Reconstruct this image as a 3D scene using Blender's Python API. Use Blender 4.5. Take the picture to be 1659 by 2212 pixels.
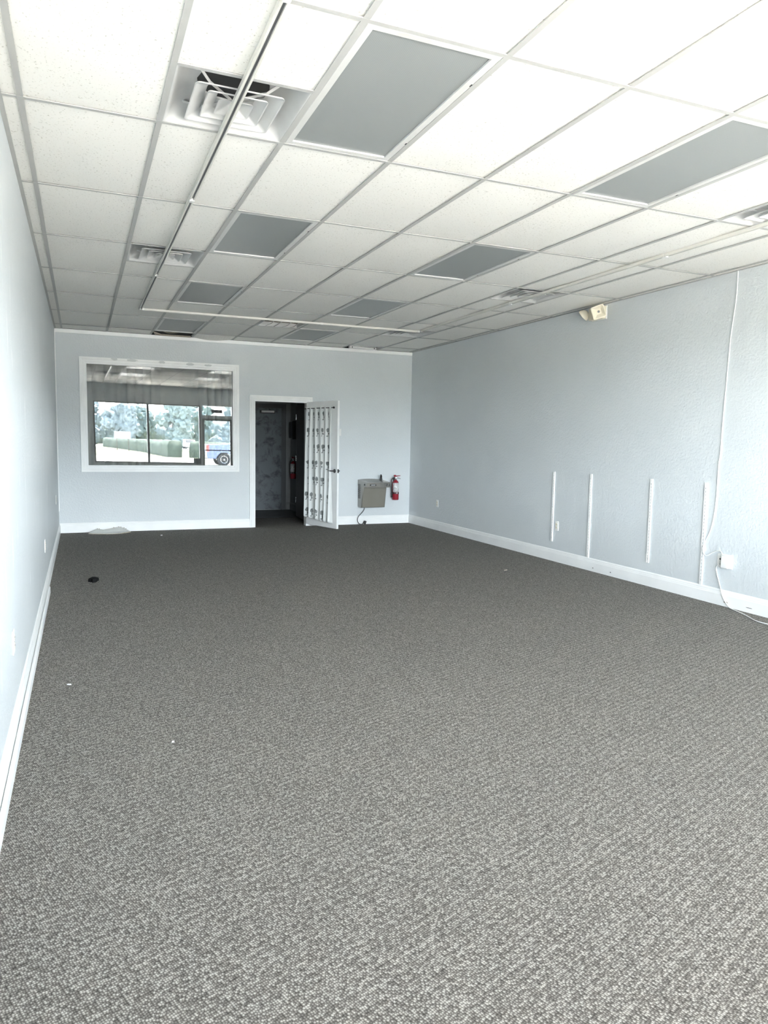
import bpy, bmesh, math, random
from mathutils import Vector, Matrix

# ------------------------------------------------------------------ scene, camera, light, exposure
SC = bpy.context.scene
COL = SC.collection
for _o in list(bpy.data.objects):
    bpy.data.objects.remove(_o)
random.seed(7)

EYE = 1.4335                     # lens height above the carpet
H = 2.967                        # ceiling height
XL, XR, YB, YF = -0.320, 5.342, 11.640, -0.287   # room faces: left, right, back, shop front
GX, GY, TW, TL = -0.222, 3.861, 0.6096, 1.2192   # ceiling grid origin and tile size


def gx(i): return GX + TW * i
def gy(j): return GY + TL * j


cam = bpy.data.cameras.new('camera')
cam_ob = bpy.data.objects.new('camera', cam)
COL.objects.link(cam_ob)
_rx, _ry, _rz = -0.0975, -0.0170, -0.3957
_R = Matrix.Rotation(_rz, 3, 'Z') @ Matrix.Rotation(_rx, 3, 'X') @ Matrix.Rotation(_ry, 3, 'Y')
_r, _f, _u = _R.col[0], _R.col[1], _R.col[2]
cam_ob.matrix_world = Matrix(((_r.x, _u.x, -_f.x, 0), (_r.y, _u.y, -_f.y, 0), (_r.z, _u.z, -_f.z, EYE), (0, 0, 0, 1)))
cam.sensor_fit = 'VERTICAL'
cam.sensor_height = 36.0
cam.lens = 1566.7 / 2212.0 * 36.0
cam.clip_start = 0.02
cam.clip_end = 600
SC.camera = cam_ob

SC.view_settings.view_transform = 'Standard'
SC.view_settings.look = 'None'
SC.view_settings.gamma = 1.0
SC.view_settings.use_curve_mapping = False
SC.view_settings.exposure = 2.74

SKY_STRENGTH = 9.5
SUN_STRENGTH = 20.0
world = bpy.data.worlds.new('sky')
SC.world = world
world.use_nodes = True
_nt = world.node_tree
_nt.nodes.clear()
_out = _nt.nodes.new('ShaderNodeOutputWorld')
_bg = _nt.nodes.new('ShaderNodeBackground')
_tc = _nt.nodes.new('ShaderNodeTexCoord')
_sep = _nt.nodes.new('ShaderNodeSeparateXYZ')
_ramp = _nt.nodes.new('ShaderNodeValToRGB')
_nt.links.new(_tc.outputs['Generated'], _sep.inputs[0])
_nt.links.new(_sep.outputs['Z'], _ramp.inputs[0])
_ramp.color_ramp.elements[0].position = 0.12
_ramp.color_ramp.elements[0].color = (0.86, 0.94, 1.0, 1)
_ramp.color_ramp.elements[1].position = 0.28
_ramp.color_ramp.elements[1].color = (0.19, 0.235, 0.30, 1)
_nt.links.new(_ramp.outputs[0], _bg.inputs[0])
_bg.inputs[1].default_value = SKY_STRENGTH
_nt.links.new(_bg.outputs[0], _out.inputs[0])

sun = bpy.data.lights.new('sun', 'SUN')
sun.energy = SUN_STRENGTH
sun.angle = math.radians(0.6)
sun.color = (1.0, 0.95, 0.87)
sun_ob = bpy.data.objects.new('sun', sun)
COL.objects.link(sun_ob)
# the sun stands high over the car park; the added canopy keeps it out of the room
sun_ob.rotation_euler = (math.radians(22), math.radians(12), 0)
sun_ob.location = (2, 4, 12)


def portal(name, x0, x1, z0, z1):
    l = bpy.data.lights.new(name, 'AREA')
    l.shape = 'RECTANGLE'
    l.size = x1 - x0
    l.size_y = z1 - z0
    l.cycles.is_portal = True
    o = bpy.data.objects.new(name, l)
    COL.objects.link(o)
    o.location = ((x0 + x1) / 2, YF - 0.03, (z0 + z1) / 2)
    o.rotation_euler = (math.radians(90), 0, 0)       # faces +y, into the room
    return o


portal('shop_window_daylight', 0.42, 3.445, 0.706, 2.452)
portal('shop_door_daylight', 3.55, 4.39, 0.25, 2.02)
portal('transom_daylight', 3.50, 4.40, 2.175, 2.452)
portal('side_window_daylight', 4.53, 5.28, 0.706, 2.452)

SC.cycles.max_bounces = 16
SC.cycles.diffuse_bounces = 12
SC.cycles.glossy_bounces = 5
SC.cycles.transparent_max_bounces = 12
SC.cycles.transmission_bounces = 6
SC.cycles.caustics_reflective = False
SC.cycles.caustics_refractive = False
SC.cycles.sample_clamp_indirect = 12.0
SC.cycles.use_denoising = True


# ------------------------------------------------------------------ helpers
def new_mat(name):
    m = bpy.data.materials.new(name)
    m.use_nodes = True
    nt = m.node_tree
    return m, nt, nt.nodes['Principled BSDF']


def N(nt, kind, **kw):
    n = nt.nodes.new(kind)
    for k, v in kw.items():
        setattr(n, k, v)
    return n


def L(nt, a, b):
    nt.links.new(a, b)


def M2(nt, op, a, b=None, c=None):
    n = nt.nodes.new('ShaderNodeMath')
    n.operation = op
    for i, v in enumerate((a, b, c)):
        if v is None:
            continue
        if isinstance(v, (int, float)):
            n.inputs[i].default_value = v
        else:
            nt.links.new(v, n.inputs[i])
    return n.outputs[0]


def plain(name, col, rough=0.6, metal=0.0, var=0.06, scale=6.0, bump=0.0, bscale=200.0, spec=0.5):
    """A paint-like material with a little procedural variation."""
    m, nt, b = new_mat(name)
    b.inputs['Roughness'].default_value = rough
    b.inputs['Metallic'].default_value = metal
    b.inputs['Specular IOR Level'].default_value = spec
    tc = N(nt, 'ShaderNodeTexCoord')
    nz = N(nt, 'ShaderNodeTexNoise')
    nz.inputs['Scale'].default_value = scale
    nz.inputs['Detail'].default_value = 4
    L(nt, tc.outputs['Object'], nz.inputs['Vector'])
    rp = N(nt, 'ShaderNodeValToRGB')
    rp.color_ramp.elements[0].position = 0.3
    rp.color_ramp.elements[1].position = 0.7
    rp.color_ramp.elements[0].color = tuple(c * (1 - var) for c in col) + (1,)
    rp.color_ramp.elements[1].color = tuple(min(1, c * (1 + var)) for c in col) + (1,)
    L(nt, nz.outputs['Fac'], rp.inputs[0])
    L(nt, rp.outputs[0], b.inputs['Base Color'])
    if bump:
        n2 = N(nt, 'ShaderNodeTexNoise')
        n2.inputs['Scale'].default_value = bscale
        n2.inputs['Detail'].default_value = 3
        L(nt, tc.outputs['Object'], n2.inputs['Vector'])
        bp = N(nt, 'ShaderNodeBump')
        bp.inputs['Strength'].default_value = bump
        bp.inputs['Distance'].default_value = 0.002
        L(nt, n2.outputs['Fac'], bp.inputs['Height'])
        L(nt, bp.outputs[0], b.inputs['Normal'])
    return m


# ---- mesh pieces
def BM():
    return bmesh.new()


def box(bm, x0, x1, y0, y1, z0, z1):
    v = [bm.verts.new(p) for p in ((x0, y0, z0), (x1, y0, z0), (x1, y1, z0), (x0, y1, z0),
                                   (x0, y0, z1), (x1, y0, z1), (x1, y1, z1), (x0, y1, z1))]
    for f in ((0, 3, 2, 1), (4, 5, 6, 7), (0, 1, 5, 4), (1, 2, 6, 5), (2, 3, 7, 6), (3, 0, 4, 7)):
        bm.faces.new([v[i] for i in f])
    return v


def bevel_all(bm, w, seg=2):
    bmesh.ops.bevel(bm, geom=list(bm.edges), offset=w, segments=seg, affect='EDGES', profile=0.5, clamp_overlap=True)


def prism(bm, pts, ax, a0, a1):
    """Extrude a 2-D outline (list of pairs) along axis ax from a0 to a1."""
    def P(p, a):
        if ax == 0: return (a, p[0], p[1])
        if ax == 1: return (p[0], a, p[1])
        return (p[0], p[1], a)
    A = [bm.verts.new(P(p, a0)) for p in pts]
    B = [bm.verts.new(P(p, a1)) for p in pts]
    n = len(pts)
    fs = [bm.faces.new(A), bm.faces.new(B[::-1])]
    for i in range(n):
        fs.append(bm.faces.new((A[i], B[i], B[(i + 1) % n], A[(i + 1) % n])))
    return fs


def tube(bm, pts, r, n=8, cap=True):
    """Round tube through a polyline; r may be a number or a list."""
    pts = [Vector(p) for p in pts]
    rs = r if isinstance(r, (list, tuple)) else [r] * len(pts)
    rings = []
    up = None
    for i, p in enumerate(pts):
        t = (pts[min(i + 1, len(pts) - 1)] - pts[max(i - 1, 0)])
        if t.length < 1e-9: t = Vector((0, 0, 1))
        t.normalize()
        if up is None:
            up = Vector((0, 0, 1)) if abs(t.z) < 0.9 else Vector((1, 0, 0))
        s = t.cross(up)
        if s.length < 1e-6:
            s = t.cross(Vector((0.3, 1, 0.2)))
        s.normalize()
        up = s.cross(t).normalized()
        rings.append([bm.verts.new(p + (s * math.cos(2 * math.pi * k / n) + up * math.sin(2 * math.pi * k / n)) * rs[i]) for k in range(n)])
    for a, b in zip(rings, rings[1:]):
        for k in range(n):
            bm.faces.new((a[k], a[(k + 1) % n], b[(k + 1) % n], b[k]))
    if cap:
        bm.faces.new(rings[0][::-1])
        bm.faces.new(rings[-1])


def lathe(bm, prof, n=20, axis='Z', at=(0, 0, 0)):
    """prof: list of (radius, height)."""
    rings = []
    for r, h in prof:
        ring = []
        for k in range(n):
            a = 2 * math.pi * k / n
            c, s = r * math.cos(a), r * math.sin(a)
            p = (c, s, h) if axis == 'Z' else ((h, c, s) if axis == 'X' else (s, h, c))
            ring.append(bm.verts.new((p[0] + at[0], p[1] + at[1], p[2] + at[2])))
        rings.append(ring)
    for a, b in zip(rings, rings[1:]):
        for k in range(n):
            bm.faces.new((a[k], a[(k + 1) % n], b[(k + 1) % n], b[k]))
    bm.faces.new(rings[0][::-1])
    bm.faces.new(rings[-1])


def smooth_path(pts, n=6):
    """Catmull-Rom through the points."""
    P = [Vector(p) for p in pts]
    out = []
    for i in range(len(P) - 1):
        p0, p1, p2, p3 = P[max(i - 1, 0)], P[i], P[i + 1], P[min(i + 2, len(P) - 1)]
        for k in range(n):
            t = k / n
            out.append(0.5 * ((2 * p1) + (p2 - p0) * t + (2 * p0 - 5 * p1 + 4 * p2 - p3) * t * t + (3 * p1 - p0 - 3 * p2 + p3) * t ** 3))
    out.append(P[-1])
    return out


def empty(name, loc=(0, 0, 0), rotz=0.0):
    o = bpy.data.objects.new(name, None)
    o.empty_display_size = 0.1
    COL.objects.link(o)
    o.location = loc
    o.rotation_euler = (0, 0, rotz)
    return o


def tag(o, label, cat, group=None, kind=None):
    o['label'] = label
    o['category'] = cat
    if group: o['group'] = group
    if kind: o['kind'] = kind
    return o


def thing(name, label, cat, loc=(0, 0, 0), rotz=0.0, group=None):
    return tag(empty(name, loc, rotz), label, cat, group)


def root_of(o):
    while o.parent: o = o.parent
    return o


def mesh(name, bm, mat, parent=None, local=False, smooth=False, label=None, auto=None):
    """Link bm as ONE mesh object. With a parent the verts are given in world space unless local."""
    bmesh.ops.recalc_face_normals(bm, faces=bm.faces)
    if parent is not None and not local:
        bmesh.ops.translate(bm, verts=bm.verts, vec=-Vector(root_of(parent).location))
    off = None
    if parent is None and not local and bm.verts:
        xs = [v.co for v in bm.verts]
        off = Vector(((min(v.x for v in xs) + max(v.x for v in xs)) / 2, (min(v.y for v in xs) + max(v.y for v in xs)) / 2, min(v.z for v in xs)))
        bmesh.ops.translate(bm, verts=bm.verts, vec=-off)
    me = bpy.data.meshes.new(name)
    bm.to_mesh(me)
    bm.free()
    mats = mat if isinstance(mat, (list, tuple)) else [mat]
    for m in mats: me.materials.append(m)
    if smooth or auto:
        for p in me.polygons: p.use_smooth = True
        if auto:
            me.set_sharp_from_angle(angle=math.radians(auto))
    o = bpy.data.objects.new(name, me)
    COL.objects.link(o)
    if off is not None: o.location = off
    if parent is not None: o.parent = parent
    if label: o['label'] = label
    return o


def struct(name, bm, mat, **kw):
    bmesh.ops.recalc_face_normals(bm, faces=bm.faces)
    o = mesh(name, bm, mat, local=True, **kw)
    if o.parent is None: o['kind'] = 'structure'
    return o


def dup(root, loc, label, rotz=None, group=None):
    r = root.copy()
    COL.objects.link(r)
    r.location = loc
    if rotz is not None: r.rotation_euler = (0, 0, rotz)
    r['label'] = label
    if group: r['group'] = group
    for ch in list(root.children):
        c = ch.copy()
        COL.objects.link(c)
        c.parent = r
        for g in ch.children:
            d = g.copy()
            COL.objects.link(d)
            d.parent = c
    return r


# ------------------------------------------------------------------ materials
def mat_wall(name='wall_paint', smears=False):
    m, nt, b = new_mat(name)
    tc = N(nt, 'ShaderNodeTexCoord')
    n1 = N(nt, 'ShaderNodeTexNoise')
    n1.inputs['Scale'].default_value = 1.3
    n1.inputs['Detail'].default_value = 6
    L(nt, tc.outputs['Object'], n1.inputs['Vector'])
    rp = N(nt, 'ShaderNodeValToRGB')
    rp.color_ramp.elements[0].position = 0.25
    rp.color_ramp.elements[1].position = 0.75
    rp.color_ramp.elements[0].color = (0.60, 0.635, 0.652, 1)
    rp.color_ramp.elements[1].color = (0.64, 0.675, 0.692, 1)
    L(nt, n1.outputs['Fac'], rp.inputs[0])
    L(nt, rp.outputs[0], b.inputs['Base Color'])
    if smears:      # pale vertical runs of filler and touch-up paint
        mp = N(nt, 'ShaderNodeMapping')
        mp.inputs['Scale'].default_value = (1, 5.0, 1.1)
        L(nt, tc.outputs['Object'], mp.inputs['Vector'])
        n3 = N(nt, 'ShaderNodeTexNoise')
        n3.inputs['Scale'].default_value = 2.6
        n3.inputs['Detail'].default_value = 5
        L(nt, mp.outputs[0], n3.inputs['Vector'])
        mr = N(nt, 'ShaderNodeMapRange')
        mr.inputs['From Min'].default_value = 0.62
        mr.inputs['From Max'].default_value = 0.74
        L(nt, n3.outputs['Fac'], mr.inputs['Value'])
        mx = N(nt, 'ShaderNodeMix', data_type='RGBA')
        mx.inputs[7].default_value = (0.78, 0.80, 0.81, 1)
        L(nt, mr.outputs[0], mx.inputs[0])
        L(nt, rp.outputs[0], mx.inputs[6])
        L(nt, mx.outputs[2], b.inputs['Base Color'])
    b.inputs['Roughness'].default_value = 0.42
    b.inputs['Specular IOR Level'].default_value = 0.45
    n2 = N(nt, 'ShaderNodeTexNoise')
    n2.inputs['Scale'].default_value = 48
    n2.inputs['Detail'].default_value = 4
    L(nt, tc.outputs['Object'], n2.inputs['Vector'])
    bp = N(nt, 'ShaderNodeBump')
    bp.inputs['Strength'].default_value = 0.8
    bp.inputs['Distance'].default_value = 0.006
    L(nt, n2.outputs['Fac'], bp.inputs['Height'])
    L(nt, bp.outputs[0], b.inputs['Normal'])
    return m


def mat_carpet():
    m, nt, b = new_mat('grey_loop_carpet')
    tc = N(nt, 'ShaderNodeTexCoord')
    mp = N(nt, 'ShaderNodeMapping')
    mp.inputs['Rotation'].default_value = (0, 0, math.radians(-20))
    L(nt, tc.outputs['Object'], mp.inputs['Vector'])
    sc = N(nt, 'ShaderNodeMapping')
    sc.inputs['Scale'].default_value = (150, 122, 60)       # loops about 11 x 13 mm
    L(nt, mp.outputs[0], sc.inputs['Vector'])
    vo = N(nt, 'ShaderNodeTexVoronoi')
    vo.feature = 'F1'
    vo.voronoi_dimensions = '2D'
    vo.inputs['Scale'].default_value = 1.0
    vo.inputs['Randomness'].default_value = 0.55
    L(nt, sc.outputs[0], vo.inputs['Vector'])
    # dark gaps between the loops
    gap = N(nt, 'ShaderNodeMapRange')
    gap.inputs['From Min'].default_value = 0.15
    gap.inputs['From Max'].default_value = 0.75
    gap.inputs['To Min'].default_value = 1.0
    gap.inputs['To Max'].default_value = 0.0
    L(nt, vo.outputs['Distance'], gap.inputs['Value'])
    # tweed: every loop has its own yarn tone
    sp = N(nt, 'ShaderNodeSeparateColor')
    L(nt, vo.outputs['Color'], sp.inputs[0])
    nz = N(nt, 'ShaderNodeTexNoise')
    nz.inputs['Scale'].default_value = 260
    nz.inputs['Detail'].default_value = 3
    L(nt, tc.outputs['Object'], nz.inputs['Vector'])
    # faint row banding across the diagonal
    wv = N(nt, 'ShaderNodeTexWave')
    wv.wave_type = 'BANDS'
    wv.bands_direction = 'Y'
    wv.inputs['Scale'].default_value = 122 / 6.2832 * 0.5
    wv.inputs['Distortion'].default_value = 0.6
    wv.inputs['Detail'].default_value = 1
    L(nt, mp.outputs[0], wv.inputs['Vector'])
    t = M2(nt, 'MULTIPLY', sp.outputs[0], 0.30)
    t = M2(nt, 'ADD', t, M2(nt, 'MULTIPLY', gap.outputs[0], 0.40))
    t = M2(nt, 'ADD', t, M2(nt, 'MULTIPLY', nz.outputs['Fac'], 0.30))
    t = M2(nt, 'ADD', t, M2(nt, 'MULTIPLY', wv.outputs['Fac'], 0.08))
    rp = N(nt, 'ShaderNodeValToRGB')
    rp.color_ramp.elements[0].position = 0.22
    rp.color_ramp.elements[0].color = (0.044, 0.040, 0.035, 1)
    rp.color_ramp.elements[1].position = 0.95
    rp.color_ramp.elements[1].color = (0.50, 0.475, 0.435, 1)
    e = rp.color_ramp.elements.new(0.58)
    e.color = (0.150, 0.141, 0.126, 1)
    L(nt, t, rp.inputs[0])
    L(nt, rp.outputs[0], b.inputs['Base Color'])
    b.inputs['Roughness'].default_value = 0.95
    b.inputs['Specular IOR Level'].default_value = 0.1
    bp = N(nt, 'ShaderNodeBump')
    bp.inputs['Strength'].default_value = 0.6
    bp.inputs['Distance'].default_value = 0.003
    L(nt, t, bp.inputs['Height'])
    L(nt, bp.outputs[0], b.inputs['Normal'])
    return m


def mat_tile():
    m, nt, b = new_mat('mineral_ceiling_tile')
    tc = N(nt, 'ShaderNodeTexCoord')
    # pin holes and fissures
    mp = N(nt, 'ShaderNodeMapping')
    mp.inputs['Scale'].default_value = (1.0, 0.75, 1.0)
    L(nt, tc.outputs['Object'], mp.inputs['Vector'])
    v = N(nt, 'ShaderNodeTexNoise')
    v.inputs['Scale'].default_value = 95
    v.inputs['Detail'].default_value = 3
    v.inputs['Roughness'].default_value = 0.6
    L(nt, mp.outputs[0], v.inputs['Vector'])
    big = N(nt, 'ShaderNodeTexNoise')
    big.inputs['Scale'].default_value = 2.2
    L(nt, tc.outputs['Object'], big.inputs['Vector'])
    k = M2(nt, 'ADD', v.outputs['Fac'], M2(nt, 'MULTIPLY', M2(nt, 'SUBTRACT', big.outputs['Fac'], 0.5), -0.08))
    rp = N(nt, 'ShaderNodeValToRGB')
    rp.color_ramp.elements[0].position = 0.26
    rp.color_ramp.elements[0].color = (0.50, 0.48, 0.43, 1)
    rp.color_ramp.elements[1].position = 0.40
    rp.color_ramp.elements[1].color = (0.87, 0.855, 0.815, 1)
    L(nt, k, rp.inputs[0])
    L(nt, rp.outputs[0], b.inputs['Base Color'])
    b.inputs['Roughness'].default_value = 0.9
    b.inputs['Specular IOR Level'].default_value = 0.15
    bp = N(nt, 'ShaderNodeBump')
    bp.inputs['Strength'].default_value = 0.25
    bp.inputs['Distance'].default_value = 0.002
    L(nt, v.outputs['Fac'], bp.inputs['Height'])
    L(nt, bp.outputs[0], b.inputs['Normal'])
    return m


def mat_diffuser():
    m, nt, b = new_mat('prismatic_acrylic')
    tc = N(nt, 'ShaderNodeTexCoord')
    mp = N(nt, 'ShaderNodeMapping')
    mp.inputs['Rotation'].default_value = (0, 0, math.radians(45))
    mp.inputs['Scale'].default_value = (130, 130, 130)
    L(nt, tc.outputs['Object'], mp.inputs['Vector'])
    vo = N(nt, 'ShaderNodeTexVoronoi')
    vo.voronoi_dimensions = '2D'
    vo.inputs['Scale'].default_value = 1.0
    vo.inputs['Randomness'].default_value = 0.0
    L(nt, mp.outputs[0], vo.inputs['Vector'])
    rp = N(nt, 'ShaderNodeValToRGB')
    rp.color_ramp.elements[0].color = (0.33, 0.35, 0.345, 1)
    rp.color_ramp.elements[1].color = (0.24, 0.255, 0.255, 1)
    L(nt, vo.outputs['Distance'], rp.inputs[0])
    L(nt, rp.outputs[0], b.inputs['Base Color'])
    b.inputs['Roughness'].default_value = 0.35
    bp = N(nt, 'ShaderNodeBump')
    bp.inputs['Strength'].default_value = 0.25
    bp.inputs['Distance'].default_value = 0.001
    L(nt, vo.outputs['Distance'], bp.inputs['Height'])
    L(nt, bp.outputs[0], b.inputs['Normal'])
    return m


def mat_glass(name, tint, gloss, fac):
    m = bpy.data.materials.new(name)
    m.use_nodes = True
    nt = m.node_tree
    nt.nodes.clear()
    o = N(nt, 'ShaderNodeOutputMaterial')
    mx = N(nt, 'ShaderNodeMixShader')
    t = N(nt, 'ShaderNodeBsdfTransparent')
    g = N(nt, 'ShaderNodeBsdfGlossy')
    t.inputs[0].default_value = tint + (1,)
    g.inputs[0].default_value = gloss + (1,)
    g.inputs['Roughness'].default_value = 0.0
    tc = N(nt, 'ShaderNodeTexCoord')
    nz = N(nt, 'ShaderNodeTexNoise')
    nz.inputs['Scale'].default_value = 2.0
    L(nt, tc.outputs['Object'], nz.inputs['Vector'])
    f = M2(nt, 'ADD', M2(nt, 'MULTIPLY', nz.outputs['Fac'], fac * 0.06), fac * 0.97)
    L(nt, f, mx.inputs[0])
    L(nt, t.outputs[0], mx.inputs[1])
    L(nt, g.outputs[0], mx.inputs[2])
    L(nt, mx.outputs[0], o.inputs[0])
    return m


def mat_rose_cloth():
    """White cloth printed with rows of small grey single-stem roses (UV space in metres)."""
    m, nt, b = new_mat('rose_print_cloth')
    uv = N(nt, 'ShaderNodeUVMap')
    sp = N(nt, 'ShaderNodeSeparateXYZ')
    L(nt, uv.outputs[0], sp.inputs[0])
    nz = N(nt, 'ShaderNodeTexNoise')
    nz.inputs['Scale'].default_value = 22
    nz.inputs['Detail'].default_value = 3
    L(nt, uv.outputs[0], nz.inputs['Vector'])
    row = M2(nt, 'FLOOR', M2(nt, 'DIVIDE', sp.outputs['Y'], 0.262))
    shift = M2(nt, 'MULTIPLY', M2(nt, 'MODULO', M2(nt, 'ABSOLUTE', row), 2), 0.03)
    x = M2(nt, 'SUBTRACT', M2(nt, 'FRACT', M2(nt, 'DIVIDE', M2(nt, 'ADD', sp.outputs['X'], shift), 0.25)), 0.5)
    y = M2(nt, 'SUBTRACT', M2(nt, 'FRACT', M2(nt, 'DIVIDE', sp.outputs['Y'], 0.262)), 0.5)
    xm = M2(nt, 'MULTIPLY', x, 0.25)
    ym = M2(nt, 'MULTIPLY', y, 0.262)
    wob = M2(nt, 'MULTIPLY', M2(nt, 'SUBTRACT', nz.outputs['Fac'], 0.5), 0.05)

    def disc(cx, cy, r, ky=1.0):
        dx = M2(nt, 'SUBTRACT', xm, cx)
        dy = M2(nt, 'MULTIPLY', M2(nt, 'SUBTRACT', ym, cy), ky)
        d = M2(nt, 'SQRT', M2(nt, 'ADD', M2(nt, 'MULTIPLY', dx, dx), M2(nt, 'MULTIPLY', dy, dy)))
        return M2(nt, 'LESS_THAN', M2(nt, 'ADD', d, wob), r)
    stem = M2(nt, 'MULTIPLY', M2(nt, 'LESS_THAN', M2(nt, 'ABSOLUTE', xm), 0.006),
              M2(nt, 'MULTIPLY', M2(nt, 'GREATER_THAN', ym, -0.055), M2(nt, 'LESS_THAN', ym, 0.03)))
    k = disc(0, 0.038, 0.034)
    for a in (disc(0.020, -0.018, 0.018, 1.5), disc(-0.012, -0.056, 0.016, 2.2), stem):
        k = M2(nt, 'MAXIMUM', k, a)
    k = M2(nt, 'MULTIPLY', k, M2(nt, 'ADD', 0.55, M2(nt, 'MULTIPLY', nz.outputs['Fac'], 0.6)))
    mx = N(nt, 'ShaderNodeMix', data_type='RGBA')
    mx.inputs[6].default_value = (0.72, 0.74, 0.73, 1)
    mx.inputs[7].default_value = (0.10, 0.11, 0.11, 1)
    L(nt, k, mx.inputs[0])
    L(nt, mx.outputs[2], b.inputs['Base Color'])
    b.inputs['Roughness'].default_value = 0.9
    b.inputs['Specular IOR Level'].default_value = 0.1
    return m


def mat_stained_door():
    m, nt, b = new_mat('stained_grey_door')
    tc = N(nt, 'ShaderNodeTexCoord')
    n1 = N(nt, 'ShaderNodeTexNoise')
    n1.inputs['Scale'].default_value = 5.0
    n1.inputs['Detail'].default_value = 9
    n1.inputs['Roughness'].default_value = 0.65
    n1.inputs['Distortion'].default_value = 0.4
    L(nt, tc.outputs['Object'], n1.inputs['Vector'])
    rp = N(nt, 'ShaderNodeValToRGB')
    rp.color_ramp.elements[0].position = 0.36
    rp.color_ramp.elements[0].color = (0.040, 0.047, 0.052, 1)
    rp.color_ramp.elements[1].position = 0.52
    rp.color_ramp.elements[1].color = (0.13, 0.150, 0.165, 1)
    L(nt, n1.outputs['Fac'], rp.inputs[0])
    L(nt, rp.outputs[0], b.inputs['Base Color'])
    b.inputs['Roughness'].default_value = 0.5
    return m


def mat_foliage(name, dark, light, scale=1.5):
    m, nt, b = new_mat(name)
    tc = N(nt, 'ShaderNodeTexCoord')
    n1 = N(nt, 'ShaderNodeTexNoise')
    n1.inputs['Scale'].default_value = scale
    n1.inputs['Detail'].default_value = 8
    n1.inputs['Roughness'].default_value = 0.75
    L(nt, tc.outputs['Object'], n1.inputs['Vector'])
    rp = N(nt, 'ShaderNodeValToRGB')
    rp.color_ramp.elements[0].position = 0.35
    rp.color_ramp.elements[0].color = dark + (1,)
    rp.color_ramp.elements[1].position = 0.65
    rp.color_ramp.elements[1].color = light + (1,)
    L(nt, n1.outputs['Fac'], rp.inputs[0])
    L(nt, rp.outputs[0], b.inputs['Base Color'])
    b.inputs['Roughness'].default_value = 0.8
    return m


def mat_brushed(name, col, rough=0.32):
    m, nt, b = new_mat(name)
    tc = N(nt, 'ShaderNodeTexCoord')
    mp = N(nt, 'ShaderNodeMapping')
    mp.inputs['Scale'].default_value = (3, 3, 260)
    L(nt, tc.outputs['Object'], mp.inputs['Vector'])
    nz = N(nt, 'ShaderNodeTexNoise')
    nz.inputs['Scale'].default_value = 2
    L(nt, mp.outputs[0], nz.inputs['Vector'])
    rp = N(nt, 'ShaderNodeValToRGB')
    rp.color_ramp.elements[0].color = tuple(c * 0.9 for c in col) + (1,)
    rp.color_ramp.elements[1].color = tuple(min(1, c * 1.1) for c in col) + (1,)
    L(nt, nz.outputs['Fac'], rp.inputs[0])
    L(nt, rp.outputs[0], b.inputs['Base Color'])
    b.inputs['Metallic'].default_value = 0.85
    b.inputs['Roughness'].default_value = rough
    return m


def mat_ext_label():
    m, nt, b = new_mat('printed_label_paper')
    tc = N(nt, 'ShaderNodeTexCoord')
    mp = N(nt, 'ShaderNodeMapping')
    mp.inputs['Scale'].default_value = (55, 55, 40)
    L(nt, tc.outputs['Object'], mp.inputs['Vector'])
    vo = N(nt, 'ShaderNodeTexVoronoi')
    vo.inputs['Scale'].default_value = 1.0
    vo.distance = 'CHEBYCHEV'
    L(nt, mp.outputs[0], vo.inputs['Vector'])
    rp = N(nt, 'ShaderNodeValToRGB')
    rp.color_ramp.interpolation = 'CONSTANT'
    rp.color_ramp.elements[0].color = (0.08, 0.08, 0.08, 1)
    rp.color_ramp.elements[1].position = 0.22
    rp.color_ramp.elements[1].color = (0.66, 0.66, 0.66, 1)
    L(nt, vo.outputs['Distance'], rp.inputs[0])
    L(nt, rp.outputs[0], b.inputs['Base Color'])
    b.inputs['Roughness'].default_value = 0.4
    return m


def mat_smudged_trim(spots):
    m = plain('smudged_trim_paint', (0.87, 0.88, 0.875), 0.38, var=0.04, scale=3)
    nt = m.node_tree
    b = nt.nodes['Principled BSDF']
    src = b.inputs['Base Color'].links[0].from_socket
    tc = N(nt, 'ShaderNodeTexCoord')
    sp = N(nt, 'ShaderNodeSeparateXYZ')
    L(nt, tc.outputs['Object'], sp.inputs[0])
    nz = N(nt, 'ShaderNodeTexNoise')
    nz.inputs['Scale'].default_value = 30
    L(nt, tc.outputs['Object'], nz.inputs['Vector'])
    k = None
    for x, z, rx, rz in spots:
        dx = M2(nt, 'DIVIDE', M2(nt, 'SUBTRACT', sp.outputs['X'], x), rx)
        dz = M2(nt, 'DIVIDE', M2(nt, 'SUBTRACT', sp.outputs['Z'], z), rz)
        d = M2(nt, 'ADD', M2(nt, 'MULTIPLY', dx, dx), M2(nt, 'MULTIPLY', dz, dz))
        e = M2(nt, 'LESS_THAN', M2(nt, 'ADD', d, M2(nt, 'MULTIPLY', M2(nt, 'SUBTRACT', nz.outputs['Fac'], 0.5), 2.5)), 1.0)
        k = e if k is None else M2(nt, 'MAXIMUM', k, e)
    mx = N(nt, 'ShaderNodeMix', data_type='RGBA')
    L(nt, M2(nt, 'MULTIPLY', k, 0.75), mx.inputs[0])
    L(nt, src, mx.inputs[6])
    mx.inputs[7].default_value = (0.55, 0.58, 0.58, 1)
    L(nt, mx.outputs[2], b.inputs['Base Color'])
    return m


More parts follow.
